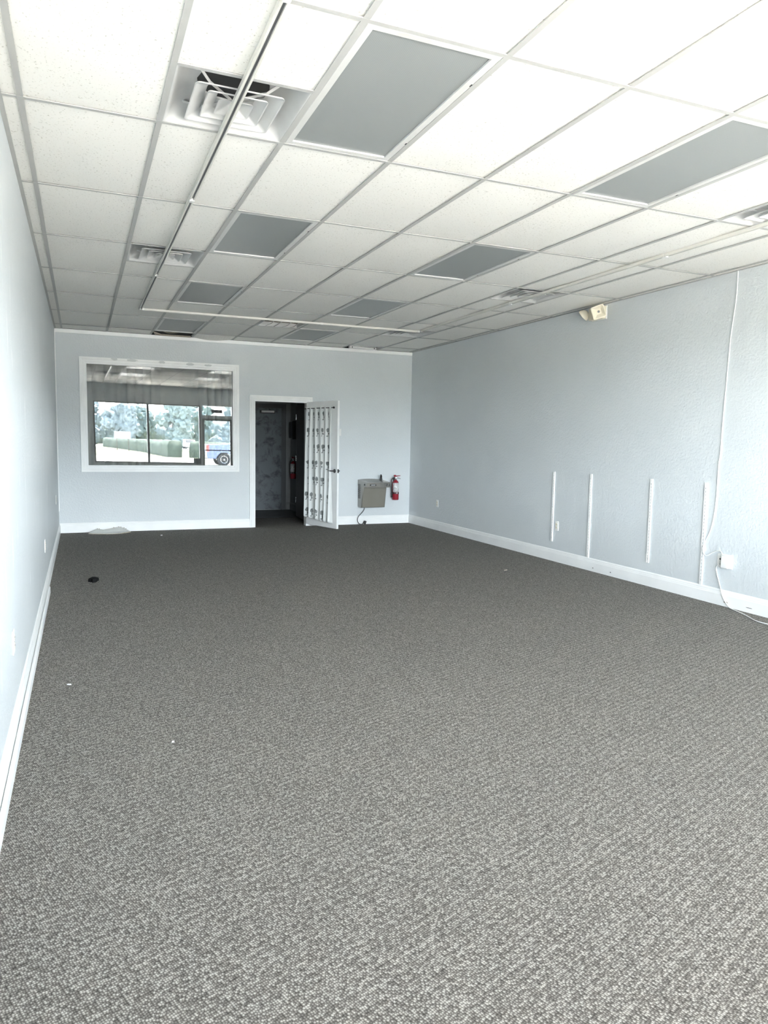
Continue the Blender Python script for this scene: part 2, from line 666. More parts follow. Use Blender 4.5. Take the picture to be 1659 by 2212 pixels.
MT = dict(
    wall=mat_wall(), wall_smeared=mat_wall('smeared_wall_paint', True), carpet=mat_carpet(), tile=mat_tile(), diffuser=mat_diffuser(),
    grid=plain('grid_enamel', (0.47, 0.47, 0.455), 0.55, var=0.03),
    lightframe=plain('light_frame_enamel', (0.66, 0.66, 0.64), 0.45, var=0.03),
    trim=plain('white_trim_paint', (0.87, 0.88, 0.875), 0.38, var=0.04, scale=3, bump=0.05, bscale=40),
    plastic=plain('white_plastic', (0.80, 0.80, 0.78), 0.35, var=0.02),
    vent=plain('white_vent_enamel', (0.60, 0.60, 0.59), 0.4, var=0.05),
    dark=plain('dark_interior', (0.035, 0.035, 0.035), 0.8),
    plenum=plain('plenum_grey', (0.10, 0.095, 0.09), 0.9),
    scrapblack=plain('matt_black_scrap', (0.012, 0.012, 0.012), 1.0, spec=0.1),
    black=plain('black_rubber', (0.02, 0.02, 0.02), 0.45),
    track=plain('cream_track_enamel', (0.70, 0.69, 0.64), 0.35, var=0.03),
    slot=plain('track_slot_grey', (0.16, 0.16, 0.17), 0.4, metal=0.4),  # dark grey of rail and shelf strip slots, also baseboard marks
    rust=plain('rusty_grille', (0.16, 0.12, 0.07), 0.8, var=0.5, scale=14),
    cream=plain('aged_cream_plastic', (0.72, 0.67, 0.54), 0.4, var=0.05),
    steel=mat_brushed('brushed_steel', (0.36, 0.345, 0.315)),
    panel=plain('taupe_vinyl_steel', (0.25, 0.235, 0.20), 0.45, metal=0.3, var=0.05, scale=4),
    red=plain('red_enamel', (0.28, 0.018, 0.03), 0.25, var=0.08),
    label=mat_ext_label(),
    chrome=plain('dull_chrome', (0.55, 0.55, 0.56), 0.25, metal=1.0),
    bronze=plain('dark_bronze_metal', (0.10, 0.10, 0.10), 0.35, metal=0.8),
    brown=plain('dark_brown_door_paint', (0.055, 0.042, 0.036), 0.5),
    frame=plain('dark_grey_frame_paint', (0.085, 0.09, 0.095), 0.5),
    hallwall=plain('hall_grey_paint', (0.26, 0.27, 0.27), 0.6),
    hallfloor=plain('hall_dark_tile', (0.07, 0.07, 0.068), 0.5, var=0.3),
    stained=mat_stained_door(), rose=mat_rose_cloth(),
    drape=plain('grey_drape_cloth', (0.30, 0.30, 0.29), 0.9, var=0.1),
    mirrorglass=mat_glass('half_mirrored_glass', (0.70, 0.71, 0.70), (0.95, 0.97, 0.97), 0.17),
    shopglass=mat_glass('shop_window_glass', (0.94, 0.96, 0.95), (1, 1, 1), 0.05),
    bframe=plain('bronze_shopfront_frame', (0.10, 0.10, 0.10), 0.4, metal=0.5),
    board=plain('broken_tile_face', (0.74, 0.74, 0.71), 0.9, var=0.05),
    core=plain('broken_tile_core', (0.42, 0.37, 0.30), 0.95, var=0.2, scale=60),
    lot=plain('sunlit_concrete', (0.50, 0.48, 0.45), 0.9, var=0.08, scale=0.4),
    tar=plain('pale_asphalt', (0.34, 0.34, 0.33), 0.9, var=0.1, scale=0.5),
    lawn=mat_foliage('dry_lawn', (0.12, 0.13, 0.07), (0.22, 0.23, 0.13), 3.0),
    hedge=mat_foliage('hedge_leaves', (0.035, 0.05, 0.04), (0.09, 0.12, 0.085), 4.0),
    pine=mat_foliage('pine_foliage', (0.08, 0.11, 0.11), (0.34, 0.39, 0.40), 2.2),  # lightened foliage: the haze over the trees is put into the colour
    oak=mat_foliage('oak_foliage', (0.075, 0.11, 0.095), (0.33, 0.39, 0.37), 2.2),  # lightened for haze in the same way
    bark=plain('grey_bark', (0.18, 0.16, 0.14), 0.9, var=0.3),
    blue=plain('blue_car_paint', (0.13, 0.17, 0.30), 0.25),
    whitecar=plain('white_car_paint', (0.80, 0.80, 0.80), 0.25),
    carglass=plain('dark_car_glass', (0.03, 0.035, 0.04), 0.1),
    tyre=plain('tyre_rubber', (0.03, 0.03, 0.03), 0.8),
    taillight=plain('red_tail_lens', (0.55, 0.06, 0.05), 0.2),
    brick=plain('outside_masonry', (0.42, 0.38, 0.34), 0.9),
)

# ------------------------------------------------------------------ the room shell
WT = 0.12       # wall thickness
ROOF = 3.55     # above the suspended ceiling
DX0, DX1, DZ1 = 2.580, 3.462, 2.050          # doorway in the back wall
WX0, WX1, WZ0, WZ1 = 0.085, 2.245, 0.990, 2.503   # window in the back wall
HX1, HY1 = 3.945, 14.45                      # hallway right face and end face

bm = BM()
box(bm, XL - WT, XR + WT, YF - 0.15, YB + WT, -0.10, 0.0)
fl = struct('floor', bm, MT['carpet'])

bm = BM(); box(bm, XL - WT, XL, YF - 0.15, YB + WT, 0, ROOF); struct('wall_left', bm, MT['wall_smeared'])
bm = BM(); box(bm, XR, XR + WT, YF - 0.15, YB + WT, 0, ROOF); struct('wall_right', bm, MT['wall'])


def pierced(bm, x0, x1, z0, z1, y0, y1, holes):
    """A wall slab with rectangular holes (hx0, hx1, hz0, hz1)."""
    xs = sorted({x0, x1, *[h[0] for h in holes], *[h[1] for h in holes]})
    zs = sorted({z0, z1, *[h[2] for h in holes], *[h[3] for h in holes]})
    for a, b in zip(xs, xs[1:]):
        run = None
        for c, d in zip(zs, zs[1:]):
            mx, mz = (a + b) / 2, (c + d) / 2
            if any(h[0] < mx < h[1] and h[2] < mz < h[3] for h in holes):
                if run: box(bm, a, b, y0, y1, run[0], run[1])
                run = None
            else:
                run = (run[0], d) if run else (c, d)
        if run: box(bm, a, b, y0, y1, run[0], run[1])


def pierced_wall(name, mat, *a):
    bm = BM()
    pierced(bm, *a)
    bmesh.ops.remove_doubles(bm, verts=bm.verts, dist=1e-5)
    # drop the inner faces shared by neighbouring boxes
    seen = {}
    for f in bm.faces:
        seen.setdefault(tuple(sorted(v.index for v in f.verts)), []).append(f)
    bm.verts.index_update()
    seen = {}
    for f in bm.faces:
        seen.setdefault(tuple(sorted(v.index for v in f.verts)), []).append(f)
    bmesh.ops.delete(bm, geom=[f for fs in seen.values() if len(fs) > 1 for f in fs], context='FACES_ONLY')
    return struct(name, bm, mat)


pierced_wall('wall_back', MT['wall'], XL, XR, 0, H + 0.002, YB, YB + WT,
             [(WX0, WX1, WZ0, WZ1), (DX0, DX1, 0, DZ1)])
bm = BM(); box(bm, XL, XR, YB, YB + WT, H + 0.002, ROOF); struct('wall_back_plenum', bm, MT['dark'])  # shade of the ceiling hole, put into this upper wall's dark colour
pierced_wall('wall_front', MT['wall'], XL, XR, 0, ROOF, YF - 0.15, YF,
             [(0.42, 3.445, 0.706, 2.452), (3.502, 4.401, 2.175, 2.452), (3.502, 4.401, 0, 2.072), (4.53, 5.28, 0.706, 2.452)])

bm = BM(); box(bm, XL - WT, 5.6, YF - 0.6, HY1 + 0.2, ROOF, ROOF + 0.12)
struct('roof', bm, MT['plenum'])
# unseen canopy added along the shop front to cut high sky light indoors
bm = BM(); box(bm, -14, 20, YF - 2.1, YF - 0.15, 2.95, 3.35); struct('added_canopy', bm, MT['brick'])

# ---- suspended ceiling: every grid cell holds a slightly sagging tile, except where a fitting sits
LIGHTS = [(c, j) for c in (2, 5) for j in (-3, -1, 1, 3, 5)]         # cells (column, row)
VENTS = [(1, gy(0) - TW), (1, gy(2)), (7, gy(0) - TW), (7, gy(2)), (7, gy(5) - TW), (1, gy(-3) - 0.0)]   # column, y of the near edge (2 x 2 ft)
RETURN = (4, gy(5) - TW)
OPEN_STRIPS = [(2, 6), (3, 6), (7, 6)]                                # broken or missing cut tiles by the back wall
xs_cells = [(XL, gx(0))] + [(gx(i), gx(i + 1)) for i in range(9)] + [(gx(9), XR)]
ys_cells = [(max(YF, gy(j)), min(YB, gy(j + 1))) for j in range(-4, 7)]
REC = 0.006


def tile_patch(bm, x0, x1, y0, y1, z, sag, nx=6, ny=10):
    vs = []
    for j in range(ny + 1):
        for i in range(nx + 1):
            u, w = i / nx, j / ny
            s = (1 - (2 * u - 1) ** 2) * (1 - (2 * w - 1) ** 2)
            vs.append(bm.verts.new((x0 + (x1 - x0) * u, y0 + (y1 - y0) * w, z - sag * s)))
    for j in range(ny):
        for i in range(nx):
            a = j * (nx + 1) + i
            bm.faces.new((vs[a], vs[a + nx + 1], vs[a + nx + 2], vs[a + 1]))


bm = BM()
for ci, (x0, x1) in enumerate(xs_cells):
    col = ci - 1
    for rj, (y0, y1) in enumerate(ys_cells):
        j = rj - 4
        if (col, j) in LIGHTS or (col, j) in OPEN_STRIPS:
            continue
        spans = [(y0, y1)]
        for vc, vy in VENTS + [RETURN]:
            if vc == col and vy >= y0 - 0.01 and vy + TW <= y1 + 0.01:
                spans = [s for s in ((y0, vy), (vy + TW, y1)) if s[1] - s[0] > 0.02]
        for a, b in spans:
            full = (x1 - x0 > 0.4 and b - a > 0.4)
            sag = random.uniform(0.008, 0.017) * (1.0 if b - a > 1 else 0.6) if full else 0.0
            tile_patch(bm, x0, x1, a, b, H + REC + sag * 0.25, sag, 6 if full else 1, 10 if full else 1)
ceil_ob = struct('ceiling', bm, MT['tile'], smooth=True)

# T-bars of the grid, and wall angles
bm = BM()
for i in range(10):
    box(bm, gx(i) - 0.0135, gx(i) + 0.0135, YF, YB, H, H + 0.004)
    box(bm, gx(i) - 0.003, gx(i) + 0.003, YF, YB, H + 0.004, H + 0.035)
for j in range(-3, 7):
    box(bm, XL, XR, gy(j) - 0.012, gy(j) + 0.012, H - 0.0006, H + 0.0035)
for vc, vy in VENTS + [RETURN]:
    for y in (vy, vy + TW):
        box(bm, gx(vc), gx(vc + 1), y - 0.011, y + 0.011, H - 0.0003, H + 0.0037)
box(bm, XL, XL + 0.022, YF, YB, H - 0.001, H + 0.004)
box(bm, XR - 0.022, XR, YF, YB, H - 0.001, H + 0.004)
box(bm, XL, XR, YF, YF + 0.022, H - 0.0012, H + 0.0038)
struct('trim_1', bm, MT['grid'])

# flat white strip along the top of the back wall, corner bead on the left
bm = BM()
prism(bm, [(YB, H - 0.052), (YB - 0.006, H - 0.050), (YB - 0.009, H - 0.012), (YB - 0.012, H), (YB, H)], 0, XL, XR)
struct('trim_2', bm, MT['trim'])
bm = BM(); box(bm, XL, XL + 0.010, YB - 0.075, YB - 0.045, 0.33, 2.93)
struct('trim_3', bm, MT['trim'])


# ---- baseboards, moulded profile
def base_profile(s):
    """(distance from wall, height)."""
    return [(0, 0), (0.015 * s, 0), (0.015 * s, 0.100), (0.012 * s, 0.108), (0.012 * s, 0.116), (0.009 * s, 0.122),
            (0.009 * s, 0.134), (0.004 * s, 0.143), (0, 0.146)]


def baseboard_y(bm, x, sign, y0, y1, k=1.0):
    prism(bm, [(x + sign * d * k, h) for d, h in base_profile(1)], 1, y0, y1)


def baseboard_x(bm, y, x0, x1):
    prism(bm, [(y - d, h) for d, h in base_profile(1)], 0, x0, x1)


bm = BM()
baseboard_y(bm, XR, -1, YF, YB)
bbr = struct('baseboard_right', bm, MT['trim'])
for y, z, sy, sz, mt in ((4.738, 0.040, 0.026, 0.008, 'core'), (4.49, 0.043, 0.036, 0.003, 'slot'), (6.582, 0.041, 0.010, 0.006, 'slot'), (6.285, 0.043, 0.010, 0.006, 'slot')):
    bm = BM()
    prism(bm, [(y - sy, z - sz * 0.4), (y - sy * 0.4, z - sz), (y + sy * 0.7, z - sz * 0.8), (y + sy, z + sz * 0.2), (y + sy * 0.3, z + sz), (y - sy * 0.7, z + sz * 0.8)], 0, XR - 0.0156, XR - 0.0148)
    struct('paint_chip', bm, MT[mt], parent=bbr)
bm = BM()
baseboard_y(bm, XL, 1, YF, 7.05)
baseboard_y(bm, XL, 1, 7.055, YB)
# loose shoe strip standing a little off the board
prism(bm, [(XL + 0.019, 0.0), (XL + 0.033, 0.0), (XL + 0.033, 0.052), (XL + 0.027, 0.062), (XL + 0.019, 0.064)], 1, YF, 7.2)
struct('baseboard_left', bm, MT['trim'])
bm = BM()
baseboard_x(bm, YB, XL, 2.502)
baseboard_x(bm, YB, 3.545, XR)
struct('baseboard_back', bm, MT['trim'])
bm = BM()
prism(bm, [(YF + d, h) for d, h in base_profile(1)], 0, XL, 3.45)
struct('baseboard_front', bm, MT['trim'])


# ---- casings
def casing(bm, x0, x1, z0, z1, w, y, sides='LRTB'):
    """Stepped moulding around an opening (inner edges x0..z1) on a wall face y, towards -y."""
    prof = [(0.0, 0.010), (0.25, 0.012), (0.30, 0.016), (0.62, 0.018), (0.68, 0.022), (1.0, 0.024)]

    def strip(a0, b0, a1, b1, na, nb):
        # from inner edge (a0,b0)-(a1,b1) outwards; mitred ends
        pass
    loops = []
    for f, d in prof:
        o = w * f
        xa = x0 - (o if 'L' in sides else 0)
        xb = x1 + (o if 'R' in sides else 0)
        za = z0 - (o if 'B' in sides else 0)
        zb = z1 + (o if 'T' in sides else 0)
        loops.append([bm.verts.new((xa, y - d, za)), bm.verts.new((xb, y - d, za)), bm.verts.new((xb, y - d, zb)), bm.verts.new((xa, y - d, zb))])
    lo = loops[-1]
    back = [bm.verts.new((v.co.x, y, v.co.z)) for v in lo]
    li = loops[0]
    inner = [bm.verts.new((v.co.x, y, v.co.z)) for v in li]
    allr = [inner] + loops + [back]
    seg = {'B': 0, 'R': 1, 'T': 2, 'L': 3}
    for a, b in zip(allr, allr[1:]):
        for s, k in seg.items():
            if s in sides:
                bm.faces.new((a[k], a[(k + 1) % 4], b[(k + 1) % 4], b[k]))


# back-wall window (structure) with its frame and the half-mirrored pane
win = empty('window_1', (0, 0, 0)); win['kind'] = 'structure'
bm = BM()
casing(bm, WX0 + 0.012, WX1 - 0.012, WZ0 + 0.012, WZ1 - 0.012, 0.098, YB)
struct('window_casing', bm, mat_smudged_trim([(0.48, 2.574, 0.05, 0.020), (0.74, 2.570, 0.07, 0.018), (1.16, 2.568, 0.045, 0.022), (1.58, 2.561, 0.06, 0.022), (1.85, 2.557, 0.05, 0.016)]), parent=win)
bm = BM()
for (a, b, c, d) in ((WX0, WX0 + 0.012, WZ0, WZ1), (WX1 - 0.012, WX1, WZ0, WZ1), (WX0 + .012, WX1 - .012, WZ0, WZ0 + 0.012), (WX0 + .012, WX1 - .012, WZ1 - 0.012, WZ1)):
    box(bm, a, b, YB - 0.006, YB + WT, c, d)
struct('window_jamb', bm, MT['trim'], parent=win)
bm = BM()
nx, nz = 24, 18
vs = []
for j in range(nz + 1):
    for i in range(nx + 1):
        x = WX0 + 0.006 + (WX1 - WX0 - 0.012) * i / nx
        z = WZ0 + 0.006 + (WZ1 - WZ0 - 0.012) * j / nz
        u, v = x - 1.16, z - 1.752
        h = 0.0007 * u - 0.0002 * v + 0.0016 * u * u - 0.0012 * u * v + 0.0023 * v * v   # old sheet glass, not quite flat
        vs.append(bm.verts.new((x, YB + 0.030 - h, z)))
for j in range(nz):
    for i in range(nx):
        a = j * (nx + 1) + i
        bm.faces.new((vs[a], vs[a + 1], vs[a + nx + 2], vs[a + nx + 1]))
struct('window_pane', bm, MT['mirrorglass'], parent=win, smooth=True)

# doorway casing and jambs in the back wall
door = empty('door_1', (0, 0, 0)); door['kind'] = 'structure'
bm = BM()
casing(bm, DX0 + 0.004, DX1 - 0.004, 0.0, DZ1 - 0.004, 0.085, YB, 'LRT')
struct('door_casing', bm, MT['trim'], parent=door)
bm = BM()
box(bm, DX0, DX0 + 0.014, YB - 0.004, YB + WT + 0.004, 0, DZ1)
box(bm, DX1 - 0.014, DX1, YB - 0.004, YB + WT + 0.004, 0, DZ1)
box(bm, DX0 + 0.014, DX1 - 0.014, YB - 0.004, YB + WT + 0.004, DZ1 - 0.014, DZ1)
struct('door_jamb', bm, MT['trim'], parent=door)

# ---- hallway behind the doorway
bm = BM(); box(bm, 2.2, HX1 + 0.1, YB + WT, 13.0, -0.10, 0.0); struct('floor_hall', bm, MT['carpet'])
bm = BM(); box(bm, 2.2, HX1 + 0.1, 13.0, HY1 + 0.1, -0.10, 0.001); struct('floor_hall_end', bm, MT['hallfloor'])
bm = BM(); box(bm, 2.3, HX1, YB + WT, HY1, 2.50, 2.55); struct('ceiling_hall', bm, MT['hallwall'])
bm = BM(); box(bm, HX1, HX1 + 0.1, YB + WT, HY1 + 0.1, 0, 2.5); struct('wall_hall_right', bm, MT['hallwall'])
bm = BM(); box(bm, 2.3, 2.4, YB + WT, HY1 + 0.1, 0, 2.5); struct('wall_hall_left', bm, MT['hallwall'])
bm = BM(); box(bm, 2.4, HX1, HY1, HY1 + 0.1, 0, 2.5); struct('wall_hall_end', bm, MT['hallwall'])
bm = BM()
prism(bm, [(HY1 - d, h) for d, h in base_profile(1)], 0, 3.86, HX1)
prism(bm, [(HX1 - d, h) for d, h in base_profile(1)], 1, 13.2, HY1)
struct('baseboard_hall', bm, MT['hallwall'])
bm = BM(); prism(bm, [(12.97, 0.0), (13.03, 0.0), (13.02, 0.008), (12.98, 0.008)], 0, 2.4, HX1)
struct('trim_4', bm, MT['chrome'])

# dark room behind the window
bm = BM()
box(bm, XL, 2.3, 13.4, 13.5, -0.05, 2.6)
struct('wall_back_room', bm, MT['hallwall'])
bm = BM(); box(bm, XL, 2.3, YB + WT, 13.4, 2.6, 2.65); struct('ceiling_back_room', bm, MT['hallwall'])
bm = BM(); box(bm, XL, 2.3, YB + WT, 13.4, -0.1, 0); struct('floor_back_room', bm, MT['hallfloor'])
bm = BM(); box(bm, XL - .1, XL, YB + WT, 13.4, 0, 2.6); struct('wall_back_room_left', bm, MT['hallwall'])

# ---- shop front: frame bars and panes
sw = empty('window_2', (0, 0, 0)); sw['kind'] = 'structure'
bm = BM()
fy0, fy1 = YF - 0.11, YF - 0.02
for (a, b, c, d) in ((0.42, 0.455, 0.706, 2.452), (3.41, 3.445, 0.706, 2.452), (1.893, 1.955, 0.741, 2.417), (0.455, 3.41, 0.706, 0.741), (0.455, 3.41, 2.417, 2.452)):
    box(bm, a, b, fy0, fy1, c, d)
struct('window_frame', bm, MT['bframe'], parent=sw)
for (a, b) in ((0.455, 1.893), (1.955, 3.41)):
    bm = BM(); box(bm, a, b, YF - 0.068, YF - 0.066, 0.741, 2.417)
    bmesh.ops.delete(bm, geom=[f for f in bm.faces if abs(f.normal.y) < 0.5 or f.calc_center_median().y < YF - 0.067], context='FACES')
    struct('window_pane', bm, MT['shopglass'], parent=sw)
sw3 = empty('window_3', (0, 0, 0)); sw3['kind'] = 'structure'
bm = BM()
for (a, b, c, d) in ((4.53, 4.565, 0.706, 2.452), (5.245, 5.28, 0.706, 2.452), (4.565, 5.245, 0.706, 0.741), (4.565, 5.245, 2.417, 2.452)):
    box(bm, a, b, fy0, fy1, c, d)
struct('window_frame', bm, MT['bframe'], parent=sw3)
bm = BM(); v = [bm.verts.new(p) for p in ((4.565, YF - 0.067, 0.741), (5.245, YF - 0.067, 0.741), (5.245, YF - 0.067, 2.417), (4.565, YF - 0.067, 2.417))]; bm.faces.new(v)
struct('window_pane', bm, MT['shopglass'], parent=sw3)
sd = empty('door_2', (0, 0, 0)); sd['kind'] = 'structure'
bm = BM()
for (a, b, c, d) in ((3.502, 3.562, 0.0, 2.072), (4.345, 4.401, 0.0, 2.072), (3.562, 4.345, 2.018, 2.072), (3.562, 4.345, 0.01, 0.16)):
    box(bm, a, b, fy0, fy1, c, d)
struct('door_frame', bm, MT['bframe'], parent=sd)
bm = BM(); tube(bm, [(3.565, YF + 0.02, 1.13), (4.342, YF + 0.02, 1.13)], 0.016, 10)
for x in (3.60, 4.30): tube(bm, [(x, YF - 0.03, 1.13), (x, YF + 0.02, 1.13)], 0.012, 8)
struct('push_bar', bm, MT['bframe'], parent=sd)
bm = BM(); v = [bm.verts.new(p) for p in ((3.562, YF - 0.067, 0.16), (4.345, YF - 0.067, 0.16), (4.345, YF - 0.067, 2.018), (3.562, YF - 0.067, 2.018))]; bm.faces.new(v)
struct('door_pane', bm, MT['shopglass'], parent=sd)
bm = BM(); v = [bm.verts.new(p) for p in ((3.502, YF - 0.067, 2.175), (4.401, YF - 0.067, 2.175), (4.401, YF - 0.067, 2.452), (3.502, YF - 0.067, 2.452))]; bm.faces.new(v)
struct('transom_pane', bm, MT['shopglass'], parent=sd)

# ------------------------------------------------------------------ ceiling lights
PLACE_LIGHT = {
    (2, -3): 'unlit ceiling light panel straight above the spot beside the shop window',
    (2, -1): 'large unlit grey ceiling light panel right beside the big square air vent',
    (2, 1): 'unlit grey light panel beside the long rail, second from the large one',
    (2, 3): 'unlit grey light panel beside the long rail, just before the white cross rail',
    (2, 5): 'unlit grey light panel with a dark hole at its far end',
    (5, -3): 'unlit ceiling light panel above the shop door',
    (5, -1): 'unlit grey light panel cut off by the picture edge',
    (5, 1): 'unlit grey light panel in mid ceiling, level with the vent near the emergency light',
    (5, 3): 'unlit grey light panel just before the cross rail, on the emergency light side',
    (5, 5): 'palest unlit ceiling light panel beyond the cross rail, beside the rusty return grille',
}


def make_light(c, j):
    t = thing('ceiling_light', PLACE_LIGHT[(c, j)], 'ceiling light', (gx(c), gy(j), H), group='recessed ceiling lights')
    bm = BM()
    w, l, fr = TW, TL, 0.036
    a = 0.0115
    # door frame: four sloping strips
    o = [(a, a), (w - a, a), (w - a, l - a), (a, l - a)]
    i_ = [(a + fr, a + fr), (w - a - fr, a + fr), (w - a - fr, l - a - fr), (a + fr, l - a - fr)]
    vo = [bm.verts.new((x, y, 0.004)) for x, y in o]
    vm = [bm.verts.new((x + (0.006 if x < w / 2 else -0.006), y + (0.006 if y < l / 2 else -0.006), 0.0005)) for x, y in o]
    vi = [bm.verts.new((x, y, 0.0015)) for x, y in i_]
    vu = [bm.verts.new((x, y, 0.016)) for x, y in i_]
    vt = [bm.verts.new((x, y, 0.030)) for x, y in o]
    for A, B in ((vo, vm), (vm, vi), (vi, vu), (vu, vt), (vt, vo)):
        for k in range(4):
            bm.faces.new((A[k], A[(k + 1) % 4], B[(k + 1) % 4], B[k]))
    mesh('light_frame', bm, MT['lightframe'], t, local=True)
    bm = BM(); box(bm, a + fr - 0.004, w - a - fr + 0.004, a + fr - 0.004, l - a - fr + 0.004, 0.010, 0.014)
    mesh('diffuser', bm, MT['diffuser'], t, local=True)
    bm = BM(); box(bm, 0.006, w - 0.006, 0.006, l - 0.006, 0.031, 0.11)
    mesh('housing', bm, MT['grid'], t, local=True)
    for k in (0.22, 0.78):
        bm = BM(); box(bm, w - a - 0.010, w - a - 0.004, l * k - 0.010, l * k + 0.010, -0.001, 0.0045); bevel_all(bm, 0.0008, 1)
        mesh('latch', bm, MT['dark'], t, local=True)
    return t


L0 = make_light(2, -1)
for c, j in LIGHTS:
    if (c, j) != (2, -1):
        dup(L0, (gx(c), gy(j), H), PLACE_LIGHT[(c, j)])


# ------------------------------------------------------------------ air vents
def ring_surface(bm, rects, closed=False, nz=5, rc=0.03):
    """Loft rounded squares given as (half, z, dx, dy, corner radius)."""
    loops = []
    for h, z, dx, dy, r in rects:
        lp = []
        for cx, cy, a0 in ((1, 1, 0), (-1, 1, 90), (-1, -1, 180), (1, -1, 270)):
            for k in range(nz):
                a = math.radians(a0 + 90 * k / (nz - 1))
                lp.append(bm.verts.new((dx + cx * (h - r) + r * math.cos(a), dy + cy * (h - r) + r * math.sin(a), z)))
        loops.append(lp)
    n = len(loops[0])
    for a, b in zip(loops, loops[1:]):
        for k in range(n):
            bm.faces.new((a[k], a[(k + 1) % n], b[(k + 1) % n], b[k]))
    if closed:
        bm.faces.new(loops[-1])
    return loops


def make_vent(label, cx, cy, shift=0.0, tilt=0.0):
    t = thing('air_vent', label, 'air vent', (cx, cy, H), group='square ceiling air vents')
    bm = BM()
    ring_surface(bm, [(0.299, 0.002, 0, 0, 0.004), (0.288, 0.001, 0, 0, 0.006), (0.284, 0.004, 0, 0, 0.02), (0.274, 0.020, 0, 0, 0.04), (0.262, 0.048, 0, 0, 0.06),
                      (0.238, 0.074, 0, 0, 0.09), (0.205, 0.090, 0, 0, 0.13), (0.180, 0.097, 0, 0, 0.165), (0.168, 0.100, 0, 0, 0.166), (0.166, 0.130, 0, 0, 0.164)])
    mesh('vent_pan', bm, MT['vent'], t, local=True, auto=50)
    bm = BM(); lathe(bm, [(0.172, 0.108), (0.172, 0.40), (0.02, 0.40)], 24)
    mesh('duct_neck', bm, MT['dark'], t, local=True)
    for h0, h1, zb, zt, r in ((0.200, 0.136, -0.001, 0.030, 0.020), (0.138, 0.084, -0.001, 0.026, 0.016)):
        bm = BM()
        ring_surface(bm, [(h0, zb, 0, shift, r), (h0 - 0.006, zb + 0.0005, 0, shift, r), (h0 - 0.009, zb + 0.004, 0, shift, r), (h1, zt, 0, shift, r),
                          (h1 + 0.003, zt + 0.002, 0, shift, r), (h0 - 0.003, zb + 0.007, 0, shift, r), (h0, zb, 0, shift, r)])
        if tilt:
            bmesh.ops.rotate(bm, verts=bm.verts, cent=(0, shift, 0), matrix=Matrix.Rotation(tilt, 3, 'X'))
        mesh('louver_ring', bm, MT['vent'], t, local=True, auto=40)
    bm = BM()
    ring_surface(bm, [(0.080, -0.002, 0, shift, 0.014), (0.074, -0.0015, 0, shift, 0.014), (0.070, 0.002, 0, shift, 0.012), (0.012, 0.030, 0, shift, 0.008)], True)
    ring_surface(bm, [(0.080, -0.002, 0, shift, 0.014), (0.077, 0.004, 0, shift, 0.014), (0.016, 0.034, 0, shift, 0.008)], True)
    if tilt:
        bmesh.ops.rotate(bm, verts=bm.verts, cent=(0, shift, 0), matrix=Matrix.Rotation(tilt, 3, 'X'))
    mesh('louver_center', bm, MT['vent'], t, local=True, auto=40)
    for sx in (-1, 1):
        for sy in (-1, 1):
            bm = BM()
            p0 = Vector((sx * 0.015, shift + sy * 0.01, 0.038)); p1 = Vector((sx * 0.13, sy * 0.13 + shift * 0.6, 0.040)); p2 = Vector((sx * 0.205, sy * 0.205, 0.078))
            tube(bm, [p0, p1, p2], 0.008, 4)
            mesh('bracket_arm', bm, MT['vent'], t, local=True)
    return t


V_LABELS = [
    'biggest-looking square air vent, beside the large grey light panel and under the long rail',
    'square air vent crossed by the long rail, second along it, beside the second light panel',
    'square white air vent at the picture edge over the bright near ceiling',
    'square air vent half hidden by the rail that runs towards the emergency light',
    'small-looking square air vent under the end of the white cross rail',
    'square air vent close to the shop window',
]
make_vent(V_LABELS[0], gx(1) + TW / 2, VENTS[0][1] + TW / 2, shift=0.016, tilt=math.radians(-0.4))
V1 = make_vent(V_LABELS[1], gx(1) + TW / 2, VENTS[1][1] + TW / 2)
for k in (2, 3, 4, 5):
    dup(V1, (gx(VENTS[k][0]) + TW / 2, VENTS[k][1] + TW / 2, H), V_LABELS[k])

# return grille, rusty, with a few bent bars left
t = thing('return_grille', 'rust-stained return air grille with bent loose bars, behind the white cross rail', 'vent grille',
          (gx(4) + TW / 2, RETURN[1] + TW / 2, H))
bm = BM()
ring_surface(bm, [(0.299, 0.003, 0, 0, 0.003), (0.275, 0.001, 0, 0, 0.003), (0.270, 0.010, 0, 0, 0.003), (0.270, 0.06, 0, 0, 0.003)])
mesh('grille_frame', bm, MT['vent'], t, local=True)
bm = BM(); box(bm, -0.27, 0.27, -0.27, 0.27, 0.06, 0.07)
mesh('filter_backing', bm, MT['rust'], t, local=True)
for k in range(4):
    bm = BM()
    x = -0.17 + 0.115 * k
    tube(bm, [(x, -0.285, 0.004), (x + 0.012 * (-1) ** k, 0.0, -0.006 - 0.004 * k), (x + 0.01, 0.285, 0.003)], 0.0055, 6)
    mesh('grille_bar', bm, MT['vent'], t, local=True)

# ------------------------------------------------------------------ light tracks
TB = H - 0.028       # underside of the tracks


def track_profile(c):
    """Cross-section: a shallow cream channel with a dark slot."""
    w, h = 0.0185, 0.023
    return w, h


